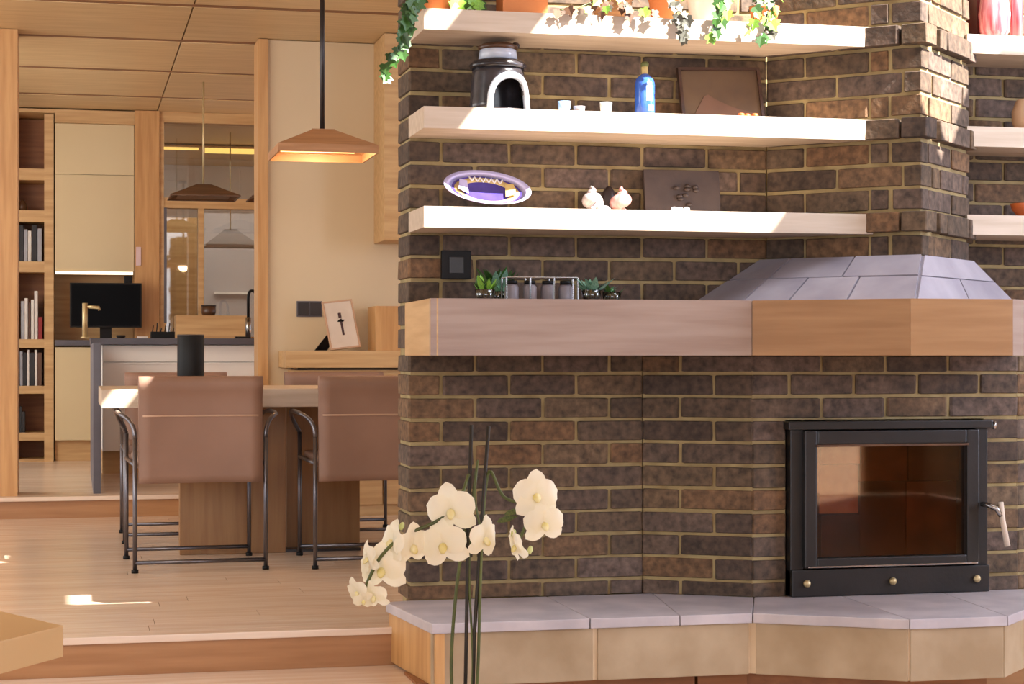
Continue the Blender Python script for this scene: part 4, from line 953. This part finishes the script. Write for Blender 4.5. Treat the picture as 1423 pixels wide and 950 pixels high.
ivy('bright_ivy', 'bright green leafy plant next to the trailing ivy on the top shelf', (onY(645, 5.83), 5.83, pz_), 'white_ceramic', .045, .06,
    [[SP3(655, -15, 5.80), SP3(642, 0, 5.74), SP3(632, 5, 5.70)], [SP3(655, -15, 5.80), SP3(660, -4, 5.76), SP3(664, 2, 5.74)]], ['ivy_bright', 'ivy_bright', 'ivy_leaf'], .045, 'ivy plants on the top shelf', 18)
# terracotta trough
tgx0, tgx1 = onY(698, 5.74), onY(760, 5.74)
tr = thing('terracotta_trough', 'orange terracotta trough behind the shaded part of the top shelf', 'trough', ((tgx0+tgx1)/2, 5.78, pz_)); hw = (tgx1-tgx0)/2
bmx = NB(); box(-hw, hw, -.05, -.042, 0, .11, bmx); box(-hw, hw, .042, .05, 0, .11, bmx); box(-hw, -hw+.008, -.042, .042, 0, .11, bmx); box(hw-.008, hw, -.042, .042, 0, .11, bmx); box(-hw, hw, -.05, .05, 0, .01, bmx)
obj('body', bmx, 'terracotta', tr); obj('rim', prism([(-hw-.004, -.055), (hw+.004, -.055), (hw+.004, .055), (-hw-.004, .055)], .096, .112, None), 'terracotta', tr)
ivy('dried_plant', 'brown and white dried plant trailing along the middle of the top shelf', (onY(850, 5.78), 5.78, pz_), 'basket', .07, .09,
    [[SP3(850, -20, 5.74), SP3(830, 0, 5.66), SP3(800, 12, 5.63), SP3(778, 14, 5.625)], [SP3(850, -20, 5.74), SP3(862, 4, 5.65), SP3(880, 14, 5.63), SP3(905, 16, 5.625)], [SP3(850, -10, 5.7), SP3(846, 8, 5.64), SP3(836, 16, 5.63)], [SP3(850, -10, 5.7), SP3(866, 8, 5.64), SP3(872, 18, 5.63)]], ['ivy_brown', 'ivy_brown', 'ivy_grey', 'ivy_bright'], .030, 'ivy plants on the top shelf', 16)
ivy('grey_ivy', 'grey-leaved plant in terracotta pot hanging below the top shelf edge', (onY(922, 5.76), 5.76, pz_), 'terracotta', .05, .09,
    [[SP3(925, -14, 5.72), SP3(940, 6, 5.64), SP3(950, 24, 5.615), SP3(953, 44, 5.61)], [SP3(925, -14, 5.72), SP3(938, 12, 5.63), SP3(946, 30, 5.615), SP3(950, 50, 5.61)]], ['ivy_grey'], .034, 'ivy plants on the top shelf', 10)
ivy('green_ivy', 'light green ivy hanging from white pot near the chimney', (onY(985, 5.76), 5.76, pz_), 'white_ceramic', .075, .1,
    [[SP3(990, -20, 5.72), SP3(1000, 0, 5.64), SP3(998, 20, 5.615), SP3(996, 36, 5.61), SP3(986, 52, 5.61)], [SP3(990, -20, 5.72), SP3(1008, 2, 5.64), SP3(1006, 24, 5.615)]], ['ivy_bright', 'ivy_leaf'], .036, 'ivy plants on the top shelf', 14)
ivy('sage_ivy', 'mixed green and grey ivy at the chimney end of the top shelf', (onY(1062, 5.80), 5.80, pz_), 'terracotta', .05, .08,
    [[SP3(1062, -10, 5.76), SP3(1068, 8, 5.66), SP3(1066, 30, 5.615), SP3(1060, 52, 5.61)], [SP3(1062, -10, 5.76), SP3(1074, 10, 5.66), SP3(1072, 36, 5.615), SP3(1066, 54, 5.61)], [SP3(1062, -10, 5.76), SP3(1050, 10, 5.66), SP3(1044, 40, 5.62)]], ['ivy_bright', 'ivy_grey', 'ivy_leaf'], .034, 'ivy plants on the top shelf', 14)

# ------------------------------------------------------------------ mantel objects
ZMT = ZM1+.0015
def tuft(name, label, px, Y, mats, n, hgt, spread, potmat=None, py=None):
    t = thing(name, label, 'plant', (onY(px, Y), Y, ZMT), 0, 'small plants on the mantel')
    obj('pot', lathe([(0, 0), (.026, 0), (.032, .035), (.028, .035), (.024, .006), (0, .006)], 18), potmat or 'jar_glass', t, True)
    obj('soil', lathe([(0, .012), (.025, .012), (.027, .03), (0, .032)], 16), 'stem_green', t, True)
    for k in range(n):
        a = random.uniform(0, 6.28); d = Vector((math.cos(a)*spread, math.sin(a)*spread*.7, 1)).normalized()
        o = link(bpy.data.objects.new('leaf', slim_me[random.choice(mats)]), t); q = d.to_track_quat('Y', 'Z'); o.rotation_euler = q.to_euler(); o.location = (random.uniform(-.02, .02), random.uniform(-.015, .015), .025); s = hgt*random.uniform(.6, 1.1); o.scale = (s*1.2, s, s)
tuft('potted_herb', 'bright green herb at the left of the mantel jars', 674, 5.64, ['ivy_bright', 'ivy_leaf'], 22, .06, .7)
tuft('air_plant', 'silvery green spiky plant behind the bright herb', 692, 5.80, ['sage_leaf', 'ivy_leaf'], 26, .10, .8)
tuft('trailing_sage', 'sage green sprawling plant right of the mantel jars', 822, 5.60, ['sage_leaf'], 24, .07, 1.5)
tuft('sage_sprig', 'small sage green plant nearest the hood on the mantel', 850, 5.78, ['sage_leaf', 'ivy_leaf'], 16, .05, 1.2)
rk = thing('wire_rack', 'low wire rack holding four small glass jars on the mantel', 'rack', (onY(750, 5.70), 5.70, ZMT))
hw = .115
obj('rail', tube([(-hw, -.032, .075), (hw, -.032, .075)], .0028, 6), 'steel', rk); obj('rail', tube([(-hw, .032, .075), (hw, .032, .075)], .0028, 6), 'steel', rk)
for s in (-hw, -hw/3, hw/3, hw):
    obj('upright', tube([(s, -.032, 0), (s, -.032, .075)], .003, 6), 'steel', rk); obj('upright', tube([(s, .032, 0), (s, .032, .075)], .003, 6), 'steel', rk)
for i in range(4):
    X = onY(750, 5.70)-.09+i*.058
    t = thing('glass_jar', ['first dark glass jar from the left in the wire rack', 'second dark glass jar in the wire rack', 'third dark glass jar in the wire rack', 'last glass jar in the wire rack, next to the sage plant'][i], 'jar', (X, 5.70, ZMT+.0005), 0, 'glass jars on the mantel')
    obj('body', lathe([(0, 0), (.021, 0), (.022, .004), (.022, .045), (.016, .054), (0, .054)], 18), 'jar_label', t, True); obj('lid', lathe([(0, .054), (.018, .054), (.018, .066), (0, .067)], 18), 'black_plastic', t, True)

# right alcove objects
ZR = [s[1] for s in shr]
rv = thing('red_vase', 'red and pink streaked vase on the topmost right shelf', 'vase', (onY(1382, 5.92), 5.92, ZR[0]))
obj('body', lathe([(0, 0), (.035, 0), (.05, .03), (.055, .09), (.045, .16), (.03, .19), (.038, .21), (.033, .21), (.025, .19), (0, .18)], 28), 'red_glaze', rv, True)
obj('foot_ring', lathe([(.02, 0), (.038, 0), (.038, .006), (.02, .006)], 24, ring=True), 'dark_red', rv, True)
tag(obj('red_candle', tube([(onY(1413, 5.9), 5.9, ZR[0]+.0005), (onY(1413, 5.9), 5.9, ZR[0]+.12), (onY(1413, 5.9), 5.9, ZR[0]+.2)], [.022, .021, .019], 16), 'red_glaze', None, True), 'slim red candle right of the streaked vase', 'candle')
tag(obj('dark_book', box(onY(1350, 6.03), onY(1362, 6.03), 5.99, 6.085, ZR[0]+.0005, ZR[0]+.22, bev=.003), 'dark_red'), 'dark red upright book left of the streaked vase', 'book')
lath('tan_jar', 'tan rounded jar on the middle right shelf', 'jar', 1426, 5.95, ZR[1]+.0005, [(0, 0), (.03, 0), (.048, .03), (.05, .07), (.035, .11), (.03, .115), (0, .115)], 'tan_ceramic')
lath('clay_bowl', 'orange clay bowl on the lowest right shelf', 'bowl', 1424, 5.93, ZR[2]+.0005, [(0, 0), (.02, 0), (.045, .03), (.05, .05), (.045, .05), (.02, .008), (0, .008)], 'orange_clay')

# ------------------------------------------------------------------ low table corner in the foreground left
ZLT = E-.578
def at(px, d, z):
    r = (px-711.5)/FPX*d; return (CT*r+ST*d, -ST*r+CT*d)
lt = thing('low_table', 'pale wooden low table with cut corner at the bottom left', 'table', (-.35, 4.1, 0)); SLT = (-.35, 4.1, 0)
ca = at(88, 4.0, 0); cb = at(0, 3.78, 0); cc = at(0, 4.23, 0)
e1 = (Vector(cb)-Vector(ca)); e2 = (Vector(cc)-Vector(ca))
q1 = Vector(ca)+e1*2.2; q2 = Vector(ca)+e2*2.5
q3 = q1+e2*1.4; q4 = q2+e1*.6
pl = [tuple(ca), tuple(q1), (q1.x-.5, q1.y-.1), (q2.x-.5, q2.y), tuple(q2)]
obj('top', prism(pl, ZLT-.067, ZLT, bev=.003), 'oak_plain', lt, shift=SLT)
mx_, my_ = sum(p[0] for p in pl)/5, sum(p[1] for p in pl)/5
obj('pedestal', box(mx_-.14, mx_+.1, my_-.14, my_+.12, .0005, ZLT-.0675, bev=.004), 'oak_plain', lt, shift=SLT)

# ------------------------------------------------------------------ orchid in the foreground, on a small table below the frame
DO = 4.02
ox, oy = at(648, DO, 0)
ZO = E-.90
sd_ = thing('side_table', 'small wooden table carrying the white orchid', 'table', (ox, oy, 0))
obj('top', box(-.2, .2, -.2, .2, ZO-.03, ZO, bev=.004), 'oak_table', sd_)
for sx_ in (-1, 1):
    for sy_ in (-1, 1): obj('leg', box(sx_*.17-.018, sx_*.17+.018, sy_*.17-.018, sy_*.17+.018, .0005, ZO-.0305), 'oak_table', sd_)
orc = thing('potted_orchid', 'white orchid with arching flower spikes in front of the hearth', 'orchid', (ox, oy, ZO+.0005)); PO = Vector((ox, oy, ZO+.0005))
def O(px, py, dd=0.0):
    d = DO+dd; x, y = at(px, d, 0); return Vector((x, y, E+(493-py)*d/FPX))-PO
obj('pot', lathe([(0, 0), (.05, 0), (.062, .08), (.065, .082), (.065, .09), (.057, .09), (.05, .07), (0, .07)], 28), 'white_ceramic', orc, True)
obj('bark', lathe([(0, .072), (.05, .072), (.045, .08), (0, .084)], 20), 'raku_brown', orc, True)
for k in range(4):
    a = k*1.6+.4; bm = NB(); n = 8; rows = []
    for i in range(n+1):
        u = i/n; c = Vector((math.cos(a), math.sin(a), 0))*(.02+.15*u)+Vector((0, 0, .082+.03*math.sin(u*2.6)-.02*u)); wv_ = .028*math.sin(math.pi*(u*.92+.06)); sd2 = Vector((-math.sin(a), math.cos(a), 0))
        rows.append([bm.verts.new(c-sd2*wv_+Vector((0, 0, .006))), bm.verts.new(c), bm.verts.new(c+sd2*wv_+Vector((0, 0, .006)))])
    for r0, r1 in zip(rows, rows[1:]):
        for j in range(2): bm.faces.new((r0[j], r0[j+1], r1[j+1], r1[j]))
    obj('leaf', bm, 'ivy_leaf', orc, True)
def smoothpath(ps, n=6):
    ps = [Vector(p) for p in ps]; out = []
    for i in range(len(ps)-1):
        p0 = ps[max(i-1, 0)]; p1 = ps[i]; p2 = ps[i+1]; p3 = ps[min(i+2, len(ps)-1)]
        for k in range(n):
            t = k/n; out.append(.5*((2*p1)+(-p0+p2)*t+(2*p0-5*p1+4*p2-p3)*t*t+(-p0+3*p1-3*p2+p3)*t**3))
    out.append(ps[-1]); return out
b0 = Vector((0, 0, .078))
obj('stake', tube([b0+Vector((-.004, 0, 0)), O(648, 880), O(650, 760), O(655, 590)], .0042, 7), 'stake_dark', orc, True)
obj('stake', tube([b0+Vector((.012, 0, 0)), O(659, 880), O(668, 740), O(679, 592)], .0042, 7), 'stake_dark', orc, True)
obj('flower_spike', tube(smoothpath([b0+Vector((-.02, 0, 0)), O(627, 930), O(634, 820), O(648, 720), O(652, 660), O(640, 690, -.04), O(610, 722, -.05), O(560, 745, -.06), O(528, 775, -.06), O(508, 815, -.05)]), .0038, 7), 'stem_green', orc, True)
obj('flower_spike', tube(smoothpath([b0+Vector((.016, .005, 0)), O(664, 930), O(667, 820), O(671, 720), O(680, 655), O(700, 690, -.03), O(735, 706, -.05), O(725, 742, -.05), O(716, 752, -.05)]), .0036, 7), 'stem_green', orc, True)
obj('flower_spike', tube(smoothpath([b0, O(657, 930), O(652, 800), O(656, 700), O(664, 640), O(660, 690, -.03), O(668, 735, -.04)]), .0026, 7), 'stem_green', orc, True)
def petal_me(name, wf, L_, curl, mat='petal'):
    bm = NB(); n = 8; rows = []
    for i in range(n+1):
        u = i/n; wd = wf(u); y = L_*u; z = curl*math.sin(u*math.pi)*.5-curl*.6*u*u
        rows.append([bm.verts.new((s*wd, y-(.06*L_*abs(s) if i == n else 0), z+.10*wd*(1-abs(s))+(.12*wd if abs(s) == 1 else 0)*math.sin(i*1.3))) for s in (-1, -.5, 0, .5, 1)])
    for r0, r1 in zip(rows, rows[1:]):
        for j in range(4): bm.faces.new((r0[j], r0[j+1], r1[j+1], r1[j]))
    bmesh.ops.recalc_face_normals(bm, faces=bm.faces)
    me = bpy.data.meshes.new(name); bm.to_mesh(me); bm.free(); me.materials.append(M[mat])
    for p in me.polygons: p.use_smooth = True
    return me
big = petal_me('petal', lambda u: .027*math.sin(math.pi*min(1, u*.86+.10))**.7+.002, .050, .010)
sep = petal_me('sepal', lambda u: .020*math.sin(math.pi*min(1, u*.84+.12))**.8+.001, .056, .008)
lipm = lathe([(0, 0), (.005, .002), (.009, .008), (.006, .016), (.002, .018), (0, .018)], 12); lip_me = bpy.data.meshes.new('lip'); 
for v in lipm.verts: v.co.y -= .010*(v.co.z/.018)
bmesh.ops.recalc_face_normals(lipm, faces=lipm.faces); lipm.to_mesh(lip_me); lipm.free(); lip_me.materials.append(M['lip'])
for p in lip_me.polygons: p.use_smooth = True
def flower(px, py, size, yaw, pitch, roll, dd=-.05):
    f = link(bpy.data.objects.new('flower', lip_me), orc); f.location = O(px, py, dd); s = size/62*1.14
    # local z is the facing direction; yaw turns it from the camera
    d = Vector((math.sin(YAW+yaw)*-1, -math.cos(YAW+yaw), 0)); d.z = math.tan(pitch); d.normalize()
    zax = d; xax = Vector((0, 0, 1)).cross(zax).normalized(); yax = zax.cross(xax)
    m_ = Matrix((xax, yax, zax)).transposed().to_4x4()@Matrix.Rotation(roll, 4, 'Z')
    f.rotation_euler = m_.to_euler(); f.scale = (s, s, s)
    for nm, me, ang, lift in (('sepal', sep, 0, -.002), ('sepal', sep, 2.25, -.002), ('sepal', sep, -2.25, -.002), ('petal', big, 1.32, .001), ('petal', big, -1.32, .001)):
        c = link(bpy.data.objects.new(nm, me), f); c.rotation_euler = (random.uniform(-.15, .15)-.05, 0, ang+random.uniform(-.08, .08)); c.location = (0, 0, lift)
for a in ((627, 709, 60, .15, -.15, .15), (745, 688, 56, -.2, .05, 0), (756, 727, 50, -.3, -.15, .1), (718, 758, 44, 1.2, -.2, .2), (673, 748, 50, -.9, -.1, -.1), (616, 756, 60, .2, -.2, .2), (573, 758, 52, -.6, -.25, .1),
          (546, 752, 48, .9, .1, -.2), (531, 790, 58, .2, -.2, 0), (512, 776, 40, 1.1, 0, .3)): flower(*a)
for a in ((520, 828, 36, .5, -.5, .2), (497, 822, 34, .7, -.4, .3), (505, 834, 26, -.2, -.6, 0)): flower(*a)
for px, py in ((715, 735), (738, 758), (560, 725)):
    o = obj('bud', lathe([(0, 0), (.004, .003), (.006, .010), (.004, .018), (0, .021)], 10), 'bud', orc, True); o.location = O(px, py, -.04); o.rotation_euler = (2.6, .4, 0)
for px, py, s in ((700, 715, .05), (690, 725, .05), (720, 712, .04)):
    o = link(bpy.data.objects.new('leaf', slim_me['stem_green']), orc); o.location = O(px, py, -.02); o.scale = (s, s, s); o.rotation_euler = (.4, .9, -1.2)
